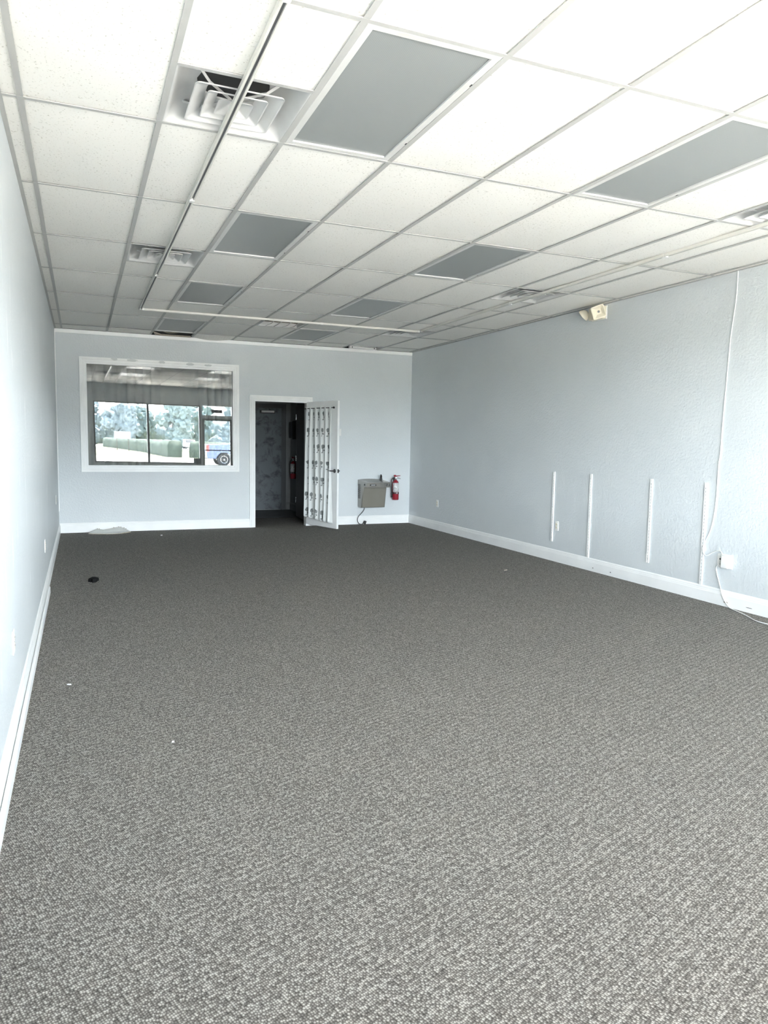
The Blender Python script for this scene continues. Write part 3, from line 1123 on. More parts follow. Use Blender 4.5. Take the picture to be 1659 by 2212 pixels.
def track_run(name, label, p0, p1, joints, group):
    """A straight rail of butt-joined channel lengths along x or y."""
    t = thing(name, label, 'track rail', (p0[0], p0[1], TB), group=group)
    alongy = abs(p1[1] - p0[1]) > abs(p1[0] - p0[0])
    cuts = [p0[1 if alongy else 0]] + joints + [p1[1 if alongy else 0]]
    c = p0[0 if alongy else 1]
    w, h, lip, s = 0.0185, 0.0235, 0.0115, 0.007
    sect = [(-w, h), (-w, 0.003), (-w + 0.003, 0), (-s, 0), (-s, 0.012), (s, 0.012), (s, 0), (w - 0.003, 0), (w, 0.003), (w, h)]
    for a, b in zip(cuts, cuts[1:]):
        bm = BM()
        prism(bm, [(c + x, TB + z) for x, z in sect], 1 if alongy else 0, a + 0.002, b - 0.002)
        seg = mesh('rail_length', bm, MT['track'], t)
        bm = BM()
        if alongy: box(bm, c - s + 0.0004, c + s - 0.0004, a + 0.03, b - 0.03, TB + 0.0085, TB + 0.0118)
        else: box(bm, a + 0.03, b - 0.03, c - s + 0.0004, c + s - 0.0004, TB + 0.0085, TB + 0.0118)
        mesh('rail_slot', bm, MT['slot'], seg)
    ends = [(cuts[0], 0.0), (cuts[-1], 0.0)]
    for y in joints:
        bm = BM()
        if alongy: box(bm, c - 0.0155, c + 0.0155, y - 0.022, y + 0.022, TB - 0.006, H - 0.001)
        else: box(bm, y - 0.022, y + 0.022, c - 0.0155, c + 0.0155, TB - 0.004, H - 0.001)
        bevel_all(bm, 0.003, 2)
        mesh('coupler', bm, MT['plastic'], t)
    for y in (cuts[0], cuts[-1]):
        bm = BM()
        if alongy: box(bm, c - 0.020, c + 0.020, y - 0.012, y + 0.012, TB - 0.002, H - 0.001)
        else: box(bm, y - 0.012, y + 0.012, c - 0.020, c + 0.020, TB - 0.002, H - 0.001)
        bevel_all(bm, 0.003, 2)
        mesh('end_cap', bm, MT['plastic'], t)
    return t


TG = 'white light track rails on the ceiling'
track_run('track_rail', 'long light track rail crossing the two vents on the near left ceiling', (0.687, YF + 0.05), (0.687, 9.262), [2.58, 4.92, 7.27], TG)
track_run('track_rail', 'white light track rail running across the ceiling between the two long rails', (0.720, 9.295), (4.355, 9.295), [2.95], TG)
track_run('track_rail', 'light track rail running along the ceiling side that has the emergency light', (4.355, YF + 0.05), (4.355, 9.20), [2.35, 4.67, 6.95], TG)

# ------------------------------------------------------------------ broken cut tiles by the back wall
t = thing('broken_ceiling_tile', 'torn strip of ceiling tile dangling in the dark hole beside the last light panel', 'ceiling tile', (gx(2), gy(6), H))
bm = BM()
prism(bm, [(gx(2) + 0.020, gy(6) + 0.15), (gx(2) + 0.07, gy(6) + 0.44), (gx(2) + 0.59, gy(6) + 0.44), (gx(2) + 0.585, gy(6) + 0.38), (gx(2) + 0.33, gy(6) + 0.395), (gx(2) + 0.15, gy(6) + 0.38)], 2, H - 0.004, H + 0.012)
mesh('tile_board', bm, MT['core'], t)
t = thing('hanging_wire', 'loose wire curling inside the dark ceiling hole by the back wall', 'wire', (gx(2) + 0.3, gy(6) + 0.2, H + 0.02))
bm = BM()
tube(bm, smooth_path([(gx(2) + 0.06, gy(6) + 0.1, H + 0.06), (gx(2) + 0.22, gy(6) + 0.2, H + 0.014), (gx(2) + 0.42, gy(6) + 0.17, H + 0.03), (gx(2) + 0.56, gy(6) + 0.24, H + 0.05)]), 0.006, 6)
mesh('wire_strand', bm, MT['core'], t)
t = thing('sagging_ceiling_tile', 'cut ceiling tile bulging down below the grid above the doorway side of the window', 'ceiling tile', (gx(3), gy(6), H))
bm = BM()
n = 14
lo, hi = [], []
for k in range(n + 1):
    u = k / n
    x = gx(3) + 0.015 + (TW - 0.03) * u
    dz = -0.030 * math.sin(math.pi * u) ** 1.2
    lo.append(((x, gy(6) + 0.07, H + 0.004), (x, YB - 0.015, H + 0.003 + dz)))
verts = [[bm.verts.new(p) for p in r] for r in lo]
vup = [[bm.verts.new((p[0], p[1], p[2] + 0.014)) for p in r] for r in lo]
for k in range(n):
    bm.faces.new((verts[k][0], verts[k + 1][0], verts[k + 1][1], verts[k][1]))
    bm.faces.new((vup[k][0], vup[k][1], vup[k + 1][1], vup[k + 1][0]))
    bm.faces.new((verts[k][1], verts[k + 1][1], vup[k + 1][1], vup[k][1]))
    bm.faces.new((verts[k][0], vup[k][0], vup[k + 1][0], verts[k + 1][0]))
mesh('tile_board', bm, MT['tile'], t, smooth=False)
bm = BM(); box(bm, gx(3) + 0.02, gx(3) + 0.20, gy(6) + 0.015, gy(6) + 0.05, H - 0.002, H + 0.001)
mesh('torn_edge', bm, MT['plastic'], t)
t = thing('loose_ceiling_strip', 'white lamp strip showing through the gap in the ceiling over the drinking fountain', 'ceiling strip', (gx(7), gy(6), H))
bm = BM()
box(bm, gx(7) + 0.06, gx(7) + 0.53, gy(6) + 0.22, gy(6) + 0.29, H - 0.022, H + 0.012); bevel_all(bm, 0.008, 2)
mesh('strip_body', bm, MT['plastic'], t)
for k in (0.10, 0.49):
    bm = BM(); box(bm, gx(7) + k - 0.006, gx(7) + k + 0.006, gy(6) + 0.215, gy(6) + 0.225, H - 0.018, H + 0.004)
    mesh('clip', bm, MT['dark'], t)
bm = BM()
prism(bm, [(gx(7) + 0.01, gy(6) + 0.03), (gx(7) + 0.60, gy(6) + 0.03), (gx(7) + 0.60, gy(6) + 0.10), (gx(7) + 0.01, gy(6) + 0.18)], 2, H + 0.004, H + 0.018)
mesh('tile_remnant', bm, MT['board'], t)

# ------------------------------------------------------------------ open curtained door
DW, DH, DT = 0.862, 2.012, 0.036
hinge = Vector((3.462, 11.622, 0.036))
ang = math.atan2(10.803 - 11.622, 3.716 - 3.462)
dr = empty('door_3', hinge, ang); dr['kind'] = 'structure'
# local: x along the door from the hinge, +y is the far face (away from the lens), -y faces the window side
bm = BM(); box(bm, 0, DW, -DT / 2, DT / 2, 0, DH); bevel_all(bm, 0.002, 1)
mesh('door_leaf', bm, MT['trim'], dr, local=True)
side = -1   # face seen from the lens
bm = BM()
kx, kz = DW - 0.065, 0.915
for s in (-1, 1):
    lathe(bm, [(0.030, s * (DT / 2)), (0.032, s * (DT / 2 + 0.004)), (0.028, s * (DT / 2 + 0.010)), (0.012, s * (DT / 2 + 0.013)), (0.011, s * (DT / 2 + 0.045)), (0.011, s * (DT / 2 + 0.055))], 18, 'Y', (kx, 0, kz))
    tube(bm, [(kx, s * (DT / 2 + 0.048), kz), (kx - 0.05, s * (DT / 2 + 0.050), kz), (kx - 0.115, s * (DT / 2 + 0.046), kz + 0.002)], [0.010, 0.010, 0.008], 10)
mesh('door_handle', bm, MT['bronze'], dr, local=True, auto=40)
bm = BM(); box(bm, DW - 0.001, DW + 0.003, -0.012, 0.012, kz - 0.03, kz + 0.03); box(bm, DW + 0.003, DW + 0.012, -0.007, 0.007, kz - 0.012, kz + 0.012)
mesh('latch_plate', bm, MT['bronze'], dr, local=True)
for z in (0.18, 0.98, 1.80):
    bm = BM(); lathe(bm, [(0.006, z), (0.006, z + 0.09)], 10, 'Z', (-0.004, DT / 2 + 0.002, 0))
    mesh('hinge', bm, MT['chrome'], dr, local=True)

dmat = Matrix.Translation(hinge) @ Matrix.Rotation(ang, 4, 'Z')
# curtain rod and curtain are their own things, at the same hinge frame
rod = thing('curtain_rod', 'thin black rod with pointed ends screwed across the top of the open door', 'curtain rod', hinge, ang)
RZ = 1.905
RY = side * (DT / 2 + 0.030)
bm = BM(); tube(bm, [(0.012, RY, RZ), (DW - 0.075, RY, RZ)], 0.007, 10)
mesh('rod_bar', bm, MT['black'], rod, local=True)
for x, d in ((0.012, -1), (DW - 0.075, 1)):
    bm = BM(); lathe(bm, [(0.007, 0), (0.016, d * 0.006), (0.018, d * 0.014), (0.010, d * 0.028), (0.002, d * 0.036)], 12, 'X', (x, RY, RZ))
    mesh('finial', bm, MT['black'], rod, local=True, auto=40)
    xb = x - d * 0.02
    bm = BM(); tube(bm, [(xb, side * DT / 2, RZ), (xb, RY, RZ)], 0.005, 8)
    mesh('bracket', bm, MT['black'], rod, local=True)

cu = thing('door_curtain', 'white curtain with grey rose print hanging in folds on the open door', 'curtain', hinge, ang)
bm = BM()
uvl = bm.loops.layers.uv.new('UVMap')
nx, nz = 150, 60
x0t, x1t = 0.030, DW - 0.120
z0, z1 = 0.115, 1.930
grid = []
flat = 1.30
ph = [random.uniform(-0.5, 0.5) for _ in range(9)]
for j in range(nz + 1):
    v = j / nz                     # 0 top .. 1 bottom
    row = []
    z = z1 + (z0 - z1) * v
    xa = x0t - 0.055 * v ** 2.2
    xb = x1t + 0.020 * v
    for i in range(nx + 1):
        u = i / nx
        w = 5.5 * u + 0.18 * math.sin(3.1 * v + 4 * u) + 0.15 * math.sin(9 * u)
        amp = 0.008 + 0.015 * min(1, v * 3) + 0.008 * v
        y = RY + side * (amp * math.sin(2 * math.pi * w) + 0.004 * math.sin(2 * math.pi * w * 2.3 + 2 * v))
        if v < 0.02: y = RY + side * 0.010 * math.sin(2 * math.pi * w)
        x = xa + (xb - xa) * u + 0.010 * math.sin(2 * math.pi * w + 1.2) * min(1, v * 4)
        y = min(y, side * (DT / 2 + 0.004)) if side < 0 else max(y, DT / 2 + 0.004)
        zz = z + (0.012 * math.sin(2 * math.pi * w + 0.8) - 0.05 * u + 0.02) * v ** 4
        row.append((bm.verts.new((x, y, zz)), u * flat, -v * (z1 - z0) + 5.0))
    grid.append(row)
for j in range(nz):
    for i in range(nx):
        q = (grid[j][i], grid[j][i + 1], grid[j + 1][i + 1], grid[j + 1][i])
        f = bm.faces.new([a[0] for a in q])
        for lp, a in zip(f.loops, q):
            lp[uvl].uv = (a[1], a[2])
cm = mesh('cloth', bm, MT['rose'], cu, local=True, smooth=True)
sm = cm.modifiers.new('thickness', 'SOLIDIFY'); sm.thickness = 0.002

# ------------------------------------------------------------------ hallway things
hd = empty('door_4', (0, 0, 0)); hd['kind'] = 'structure'
FXL, FXR = 2.80, 3.745
bm = BM(); box(bm, FXL, FXR, HY1 - 0.035, HY1 - 0.005, 0.012, 2.055); struct('door_leaf', bm, MT['stained'], parent=hd)
bm = BM()
for (a, b, c, d, e) in ((FXR, FXR + 0.035, 0, 2.085, 0.05), (FXR + 0.035, FXR + 0.100, 0, 2.14, 0.025), (FXL - 0.1, FXL, 0, 2.14, 0.04), (FXL, FXR, 2.055, 2.085, 0.05), (FXL, FXR + 0.035, 2.085, 2.14, 0.025)):
    box(bm, a, b, HY1 - e, HY1, c, d)
struct('door_frame', bm, MT['frame'], parent=hd)
t = thing('door_closer', 'door closer with pale cover at the top of the stained hallway door', 'door closer', (3.45, HY1 - 0.10, 1.95))
bm = BM(); box(bm, 3.30, 3.60, HY1 - 0.085, HY1 - 0.036, 1.945, 2.005); bevel_all(bm, 0.006, 2)
mesh('closer_body', bm, MT['black'], t)
bm = BM(); box(bm, 3.325, 3.585, HY1 - 0.098, HY1 - 0.085, 1.960, 2.000); bevel_all(bm, 0.003, 2)
mesh('closer_cover', bm, MT['plastic'], t)
bm = BM(); tube(bm, [(3.50, HY1 - 0.06, 2.005), (3.50, HY1 - 0.06, 2.03)], 0.010, 8); tube(bm, [(3.50, HY1 - 0.06, 2.03), (3.42, HY1 - 0.20, 2.03), (3.36, HY1 - 0.06, 2.06)], 0.008, 6)
mesh('closer_arm', bm, MT['chrome'], t)

hb = Vector((3.700, 13.10, 0.015))
ang2 = math.atan2(12.14 - 13.10, 3.600 - 3.700)
bd = empty('door_5', hb, ang2); bd['kind'] = 'structure'
bm = BM(); box(bm, 0, 0.965, -0.018, 0.018, 0, 2.04); bevel_all(bm, 0.002, 1)
mesh('door_leaf', bm, MT['brown'], bd, local=True)
for z in (0.25, 1.02, 1.78):
    bm = BM(); lathe(bm, [(0.007, z), (0.007, z + 0.10)], 10, 'Z', (-0.004, -0.02, 0)); box(bm, 0.0, 0.03, -0.021, -0.018, z, z + 0.10)
    mesh('hinge', bm, MT['chrome'], bd, local=True)
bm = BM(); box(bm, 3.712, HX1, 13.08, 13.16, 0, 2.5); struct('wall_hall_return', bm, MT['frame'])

t = thing('wall_box', 'plain black box on the hallway wall above the dim extinguisher', 'wall box', (HX1 - 0.06, 14.18, 1.47))
bm = BM(); box(bm, HX1 - 0.085, HX1 - 0.012, 14.02, 14.26, 1.46, 1.78); bevel_all(bm, 0.004, 1)
mesh('box_cover', bm, MT['black'], t)
bm = BM(); box(bm, HX1 - 0.012, HX1, 14.0, 14.28, 1.44, 1.80)
mesh('back_plate', bm, MT['dark'], t)


# ------------------------------------------------------------------ fire extinguishers
def make_ext(label, loc, rotz):
    """Origin at the wall point below the cylinder base; wall is at local +y."""
    t = thing('fire_extinguisher', label, 'fire extinguisher', loc, rotz)
    R0 = 0.057
    cy = -R0 - 0.022
    bm = BM(); lathe(bm, [(0.050, 0), (0.055, 0.004), (R0, 0.012), (R0, 0.275), (0.054, 0.300), (0.044, 0.322), (0.026, 0.338), (0.018, 0.344), (0.018, 0.352)], 28, 'Z', (0, cy, 0))
    mesh('cylinder', bm, MT['red'], t, local=True, auto=50)
    bm = BM()
    n = 16
    ring = [[], []]
    for k in range(n + 1):
        a = math.radians(-90 - 75 + 150 * k / n)
        for s, z in ((0, 0.135), (1, 0.298)):
            r = R0 + 0.0012 if z < 0.28 else 0.0562
            ring[s].append(bm.verts.new((r * math.cos(a), cy + r * math.sin(a), z)))
    for k in range(n):
        bm.faces.new((ring[0][k], ring[0][k + 1], ring[1][k + 1], ring[1][k]))
    lb = mesh('paper_label', bm, MT['label'], t, local=True, smooth=True)
    md = lb.modifiers.new('thickness', 'SOLIDIFY'); md.thickness = 0.0008; md.offset = 1
    bm = BM(); lathe(bm, [(R0 + 0.0006, 0.108), (R0 + 0.003, 0.110), (R0 + 0.003, 0.128), (R0 + 0.0006, 0.130)], 28, 'Z', (0, cy, 0))
    mesh('strap', bm, MT['black'], t, local=True, auto=40)
    bm = BM(); box(bm, -0.012, 0.012, cy - R0 - 0.012, cy - R0 - 0.001, 0.106, 0.130); bevel_all(bm, 0.002, 1)
    mesh('strap_buckle', bm, MT['chrome'], t, local=True)
    bm = BM(); lathe(bm, [(0.020, 0.350), (0.022, 0.354), (0.022, 0.368), (0.016, 0.372), (0.014, 0.400), (0.012, 0.404)], 16, 'Z', (0, cy, 0)); box(bm, -0.018, 0.018, cy - 0.014, cy + 0.014, 0.376, 0.402)
    v = mesh('valve', bm, MT['chrome'], t, local=True, auto=40)
    bm = BM(); lathe(bm, [(0.014, 0), (0.014, -0.008), (0.011, -0.010)], 14, 'Y', (0.004, cy - 0.013, 0.388))
    mesh('gauge', bm, MT['plastic'], v, local=True)
    bm = BM(); prism(bm, [(-0.030, 0.398), (-0.034, 0.432), (-0.004, 0.434), (0.004, 0.420), (0.085, 0.426), (0.086, 0.420), (0.012, 0.405)], 1, cy - 0.011, cy + 0.011)
    mesh('top_lever', bm, MT['red'], t, local=True)
    bm = BM(); tube(bm, [(0.010, cy, 0.384), (0.045, cy, 0.378), (0.092, cy, 0.366)], [0.008, 0.006, 0.005], 6)
    mesh('carry_handle', bm, MT['chrome'], t, local=True)
    bm = BM(); tube(bm, smooth_path([(-0.016, cy, 0.386), (-0.052, cy, 0.378), (-0.078, cy, 0.335), (-0.082, cy, 0.24), (-0.074, cy + 0.01, 0.16), (-0.068, cy + 0.01, 0.13)]), 0.0095, 8)
    h = mesh('hose', bm, MT['black'], t, local=True, smooth=True)
    bm = BM(); lathe(bm, [(0.010, 0.135), (0.013, 0.12), (0.011, 0.06), (0.015, 0.045)], 12, 'Z', (-0.068, cy + 0.01, 0))
    mesh('nozzle', bm, MT['black'], h, local=True, smooth=True)
    bm = BM(); box(bm, -0.02, 0.02, -0.022, 0.0, 0.05, 0.38)
    mesh('wall_bracket', bm, MT['black'], t, local=True)
    return t


make_ext('bright red fire extinguisher with white label beside the drinking fountain', (5.040, YB, 0.418), 0.0)
make_ext('dim fire extinguisher on the dark hallway wall seen through the doorway', (3.935, 13.98, 0.66), math.radians(-62))

# ------------------------------------------------------------------ drinking fountain
FX0, FX1, FY = 4.368, 4.800, YB
t = thing('drinking_fountain', 'wall-hung stainless steel drinking fountain with taupe front panel on the back wall', 'drinking fountain', ((FX0 + FX1) / 2, FY, 0.30))
bm = BM()
prism(bm, [(FY, 0.302), (FY - 0.175, 0.300), (FY - 0.250, 0.655), (FY - 0.205, 0.700), (FY, 0.745)], 0, FX0, FX1)
bevel_all(bm, 0.006, 2)
body = mesh('cabinet', bm, MT['steel'], t, auto=30, label='grey steel cabinet body')
bm = BM()
# front panel in a taupe finish
pl = [(FX0 + 0.012, 0.308), (FX1 - 0.012, 0.308), (FX1 - 0.012, 0.650), (FX0 + 0.012, 0.650)]


def fy_at(z): return FY - 0.175 - 0.075 * (z - 0.300) / 0.355


va = [bm.verts.new((x, fy_at(z) - 0.006, z)) for x, z in pl]
vb = [bm.verts.new((x, fy_at(z) + 0.004, z)) for x, z in pl]
bm.faces.new(va); bm.faces.new(vb[::-1])
for k in range(4): bm.faces.new((va[k], va[(k + 1) % 4], vb[(k + 1) % 4], vb[k]))
mesh('front_panel', bm, MT['panel'], t, label='taupe front panel')
# basin: deep top section with a front apron and a dished top
bm = BM()
nx, ny = 20, 14
xa, xb, ya, yb_ = FX0 - 0.002, FX1 + 0.004, FY - 0.435, FY
top = []
for j in range(ny + 1):
    r = []
    for i in range(nx + 1):
        u, v = i / nx, j / ny
        x = xa + (xb - xa) * u
        fr = 0.018 * (1 - (2 * u - 1) ** 2)         # bowed front edge
        y = (ya - fr) + (yb_ - ya + fr) * v
        z = 0.742 + 0.026 * v
        cu_, cv = (u - 0.46) / 0.36, (v - 0.42) / 0.33
        d = cu_ * cu_ + cv * cv
        if d < 1: z -= 0.035 * (1 - d) ** 0.8
        z += 0.020 * math.exp(-((v - 0.95) / 0.1) ** 2) * (1 - (2 * u - 1) ** 2)
        r.append(bm.verts.new((x, y, z)))
    top.append(r)
for j in range(ny):
    for i in range(nx):
        bm.faces.new((top[j][i], top[j][i + 1], top[j + 1][i + 1], top[j + 1][i]))
bot = []
edge = [top[0][i] for i in range(nx + 1)] + [top[j][nx] for j in range(1, ny + 1)] + [top[ny][i] for i in range(nx - 1, -1, -1)] + [top[j][0] for j in range(ny - 1, 0, -1)]
lo = []
for v in edge:
    lo.append(bm.verts.new((v.co.x, min(v.co.y + (0.012 if v.co.y < FY - 0.4 else 0), FY), 0.660)))
for k in range(len(edge)):
    bm.faces.new((edge[k], edge[(k + 1) % len(edge)], lo[(k + 1) % len(edge)], lo[k]))
bm.faces.new(lo)
mesh('basin', bm, MT['steel'], t, auto=35, label='stainless steel basin and apron')
bm = BM(); tube(bm, smooth_path([(FX1 - 0.055, FY - 0.12, 0.745), (FX1 - 0.055, FY - 0.12, 0.80), (FX1 - 0.058, FY - 0.135, 0.835), (FX1 - 0.075, FY - 0.17, 0.855)], 4), [0.020] * 5 + [0.017] * 4 + [0.012] * 4, 10)
mesh('spout', bm, MT['black'], t, smooth=True, label='dark curved spout guard')
for xc, wd in ((FX0 + 0.105, 0.055),):
    bm = BM(); box(bm, xc - wd, xc + wd, ya - 0.016, ya - 0.004, 0.688, 0.712); bevel_all(bm, 0.009, 3)
    pb = mesh('push_bar', bm, MT['black'], t)
    bm = BM(); box(bm, xc - wd * 0.7, xc + wd * 0.7, ya - 0.0185, ya - 0.0165, 0.694, 0.706); bevel_all(bm, 0.0009, 1)
    mesh('bar_insert', bm, MT['chrome'], pb)
bm = BM()
for xc in (FX1 - 0.085, FX1 - 0.040):
    lathe(bm, [(0.016, 0), (0.016, -0.012), (0.011, -0.014)], 14, 'Y', (xc, ya - 0.002, 0.700))
mesh('badge', bm, MT['bronze'], t)
bm = BM(); lathe(bm, [(0.017, 0), (0.017, -0.006), (0.012, -0.009)], 14, 'X', (FX0 - 0.002, FY - 0.33, 0.700))
mesh('side_button', bm, MT['bronze'], t)
bm = BM()
for k in range(16):
    z = 0.455 + 0.0155 * k
    box(bm, FX0 - 0.003, FX0 + 0.001, FY - 0.125, FY - 0.020, z, z + 0.008)
mesh('vent_grille', bm, MT['dark'], t)
bm = BM()
tube(bm, smooth_path([(4.47, FY - 0.05, 0.302), (4.475, FY - 0.045, 0.26), (4.44, FY - 0.04, 0.205), (4.375, FY - 0.04, 0.14), (4.352, FY - 0.045, 0.075), (4.370, FY - 0.07, 0.022), (4.415, FY - 0.09, 0.007), (4.455, FY - 0.07, 0.03), (4.475, FY - 0.05, 0.06)]), 0.0055, 8)
cd = mesh('power_cord', bm, MT['black'], t, smooth=True)
bm = BM(); box(bm, 4.468, 4.505, FY - 0.075, FY - 0.030, 0.005, 0.062); bevel_all(bm, 0.008, 2)
bmesh.ops.rotate(bm, verts=bm.verts, cent=(4.486, FY - 0.05, 0.03), matrix=Matrix.Rotation(math.radians(18), 3, 'Y'))
mesh('plug', bm, MT['black'], cd)


# ------------------------------------------------------------------ outlets and switches
def outlet_on(label, p, n, w=0.072, h=0.115, kind='outlet', name='wall_outlet'):
    """p: centre on the wall; n: +1 when the wall faces +x, -1 when it faces -x, 0 when it faces -y."""
    t = thing(name, label, kind, p, {1: math.radians(90), -1: math.radians(-90), 0: 0.0}[n])
    # local: wall plane at y=0, faces -y
    bm = BM(); box(bm, -w / 2, w / 2, -0.006, 0.0, -h / 2, h / 2); bevel_all(bm, 0.002, 2)
    mesh('cover_plate', bm, MT['plastic'], t, local=True)
    if kind == 'outlet':
        for s in (-1, 1):
            bm = BM(); lathe(bm, [(0.0165, -0.004), (0.0165, -0.0078), (0.0155, -0.0085)], 16, 'Y', (0, 0, s * 0.0195))
            r = mesh('receptacle', bm, MT['cream'], t, local=True)
            bm = BM()
            for q in (-0.006, 0.006): box(bm, q - 0.0012, q + 0.0012, -0.0092, -0.0084, s * 0.0195 - 0.001, s * 0.0195 + 0.007)
            mesh('slots', bm, MT['dark'], r, local=True)
    else:
        bm = BM(); box(bm, -0.005, 0.005, -0.018, -0.006, -0.008, 0.010)
        mesh('toggle', bm, MT['plastic'], t, local=True)
    bm = BM(); lathe(bm, [(0.0035, -0.0055), (0.0035, -0.0072), (0.002, -0.0076)], 8, 'Y', (0, 0, 0 if kind == 'outlet' else 0.04))
    mesh('screw', bm, MT['chrome'], t, local=True)
    return t


outlet_on('white power outlet near the far corner past the fire extinguisher, alone on the grey wall', (XR, 10.535, 0.435), -1)
outlet_on('white power outlet right beside the first thin wall strip', (XR, 7.307, 0.438), -1)
outlet_on('white outlet low on the window-side wall near the floor tile debris', (XL, 7.10, 0.448), 1)
outlet_on('white outlet low on the brightest part of the window-side wall, nearest the viewer', (XL, 3.79, 0.452), 1)
outlet_on('small white outlet on the wall beside the back corner', (XL, 10.35, 0.60), 1)
outlet_on('white switch plate on the back wall partly behind the open door edge', (4.018, YB, 1.567), 0, kind='light switch', name='light_switch')

# ------------------------------------------------------------------ shelf standards (thin slotted strips) on the grey wall
SL = ['white slotted wall strip standing beside a power outlet', 'white slotted wall strip reaching the baseboard, second along from the outlet',
      'white slotted wall strip ending above the baseboard, between two that reach it', 'white slotted wall strip next to the white cable and adapter']


def standard(k, y, z0, z1):
    t = thing('shelf_standard', SL[k], 'shelf standard', (XR, y, z0), group='slotted shelf strips on the wall')
    w, d = 0.0145, 0.013
    bm = BM()
    prism(bm, [(XR, y - w), (XR - d, y - w), (XR - d, y - 0.004), (XR - d + 0.004, y - 0.004), (XR - d + 0.004, y + 0.004), (XR - d, y + 0.004), (XR - d, y + w), (XR, y + w)], 2, z0, z1)
    mesh('channel', bm, MT['plastic'], t)
    bm = BM()
    z = z0 + 0.03
    while z < z1 - 0.03:
        box(bm, XR - d + 0.0030, XR - d + 0.0042, y - 0.0022, y + 0.0022, z, z + 0.016)
        z += 0.032
    mesh('slots', bm, MT['slot'], t)
    for z in (z0 + 0.05, (z0 + z1) / 2, z1 - 0.05):
        bm = BM(); lathe(bm, [(0.004, 0), (0.004, -0.0035), (0.002, -0.0045)], 8, 'X', (XR - d + 0.004, y, z))
        mesh('screw', bm, MT['chrome'], t)


for k, (y, z0, z1) in enumerate(((7.393, 0.241, 1.095), (6.692, 0.147, 1.099), (5.743, 0.239, 1.097), (5.043, 0.147, 1.100))):
    standard(k, y, z0, z1)

# ------------------------------------------------------------------ emergency light
t = thing('emergency_light', 'cream two-lamp emergency light on the wall just under the ceiling', 'emergency light', (XR, 6.72, 2.80))
bm = BM(); box(bm, XR - 0.070, XR, 6.565, 6.785, 2.812, 2.945); bevel_all(bm, 0.006, 2)
mesh('housing', bm, MT['cream'], t)
bm = BM(); box(bm, XR - 0.010, XR, 6.555, 6.795, 2.806, 2.950)
mesh('back_plate', bm, MT['plastic'], t)


def lamp_head(pos, d, size, square, roll=0):
    d = Vector(d).normalized()
    q = d.to_track_quat('Z', 'Y').to_matrix().to_4x4()
    q = q @ Matrix.Rotation(math.radians(roll), 4, 'Z')
    q.translation = Vector(pos)
    bm = BM()
    if square:
        ring_surface(bm, [(size * 0.35, -0.075, 0, 0, 0.010), (size * 0.8, -0.030, 0, 0, 0.014), (size, -0.004, 0, 0, 0.016), (size, 0.006, 0, 0, 0.016), (size * 0.86, 0.006, 0, 0, 0.012),
                          (size * 0.40, -0.026, 0, 0, 0.008)], True)
    else:
        lathe(bm, [(size * 0.25, -0.065), (size * 0.7, -0.050), (size * 0.95, -0.020), (size, 0.0), (size * 0.94, 0.003), (size * 0.80, -0.004), (size * 0.25, -0.024)], 22)
    bm.transform(q)
    return bm


HP, HD = Vector((XR - 0.125, 6.545, 2.868)), Vector((-0.62, -0.72, -0.30)).normalized()
h1 = mesh('lamp_head', lamp_head(HP, HD, 0.070, True, 18), MT['cream'], t, auto=35)
bm = BM(); lathe(bm, [(0.012, 0), (0.014, 0.006), (0.008, 0.014)], 12); q = HD.to_track_quat('Z', 'Y').to_matrix().to_4x4(); q.translation = HP - HD * 0.026; bm.transform(q)
mesh('bulb', bm, MT['chrome'], h1)
h2 = mesh('lamp_head', lamp_head((XR - 0.092, 6.850, 2.872), (-0.40, 0.72, -0.62), 0.068, False), MT['cream'], t, auto=35)
bm = BM(); tube(bm, [(XR - 0.05, 6.77, 2.875), (XR - 0.080, 6.82, 2.885)], 0.014, 10); tube(bm, [(XR - 0.06, 6.60, 2.880), (XR - 0.100, 6.585, 2.885)], 0.014, 10)
mesh('swivel', bm, MT['cream'], t)

# ------------------------------------------------------------------ white cable, adapter and floor cord
t = thing('wall_adapter', 'bulky white plug-in adapter box low on the grey wall', 'power adapter', (XR, 4.78, 0.35))
bm = BM(); box(bm, XR - 0.006, XR, 4.700, 4.868, 0.345, 0.470); bevel_all(bm, 0.002, 2)
mesh('cover_plate', bm, MT['plastic'], t)
bm = BM(); box(bm, XR - 0.052, XR - 0.006, 4.712, 4.790, 0.350, 0.462); bevel_all(bm, 0.008, 3)
mesh('adapter_box', bm, MT['plastic'], t)
bm = BM(); lathe(bm, [(0.007, 0), (0.007, -0.003)], 12, 'X', (XR - 0.006, 4.835, 0.420)); lathe(bm, [(0.004, 0), (0.004, -0.003)], 10, 'X', (XR - 0.006, 4.835, 0.372))
mesh('jack', bm, MT['dark'], t)

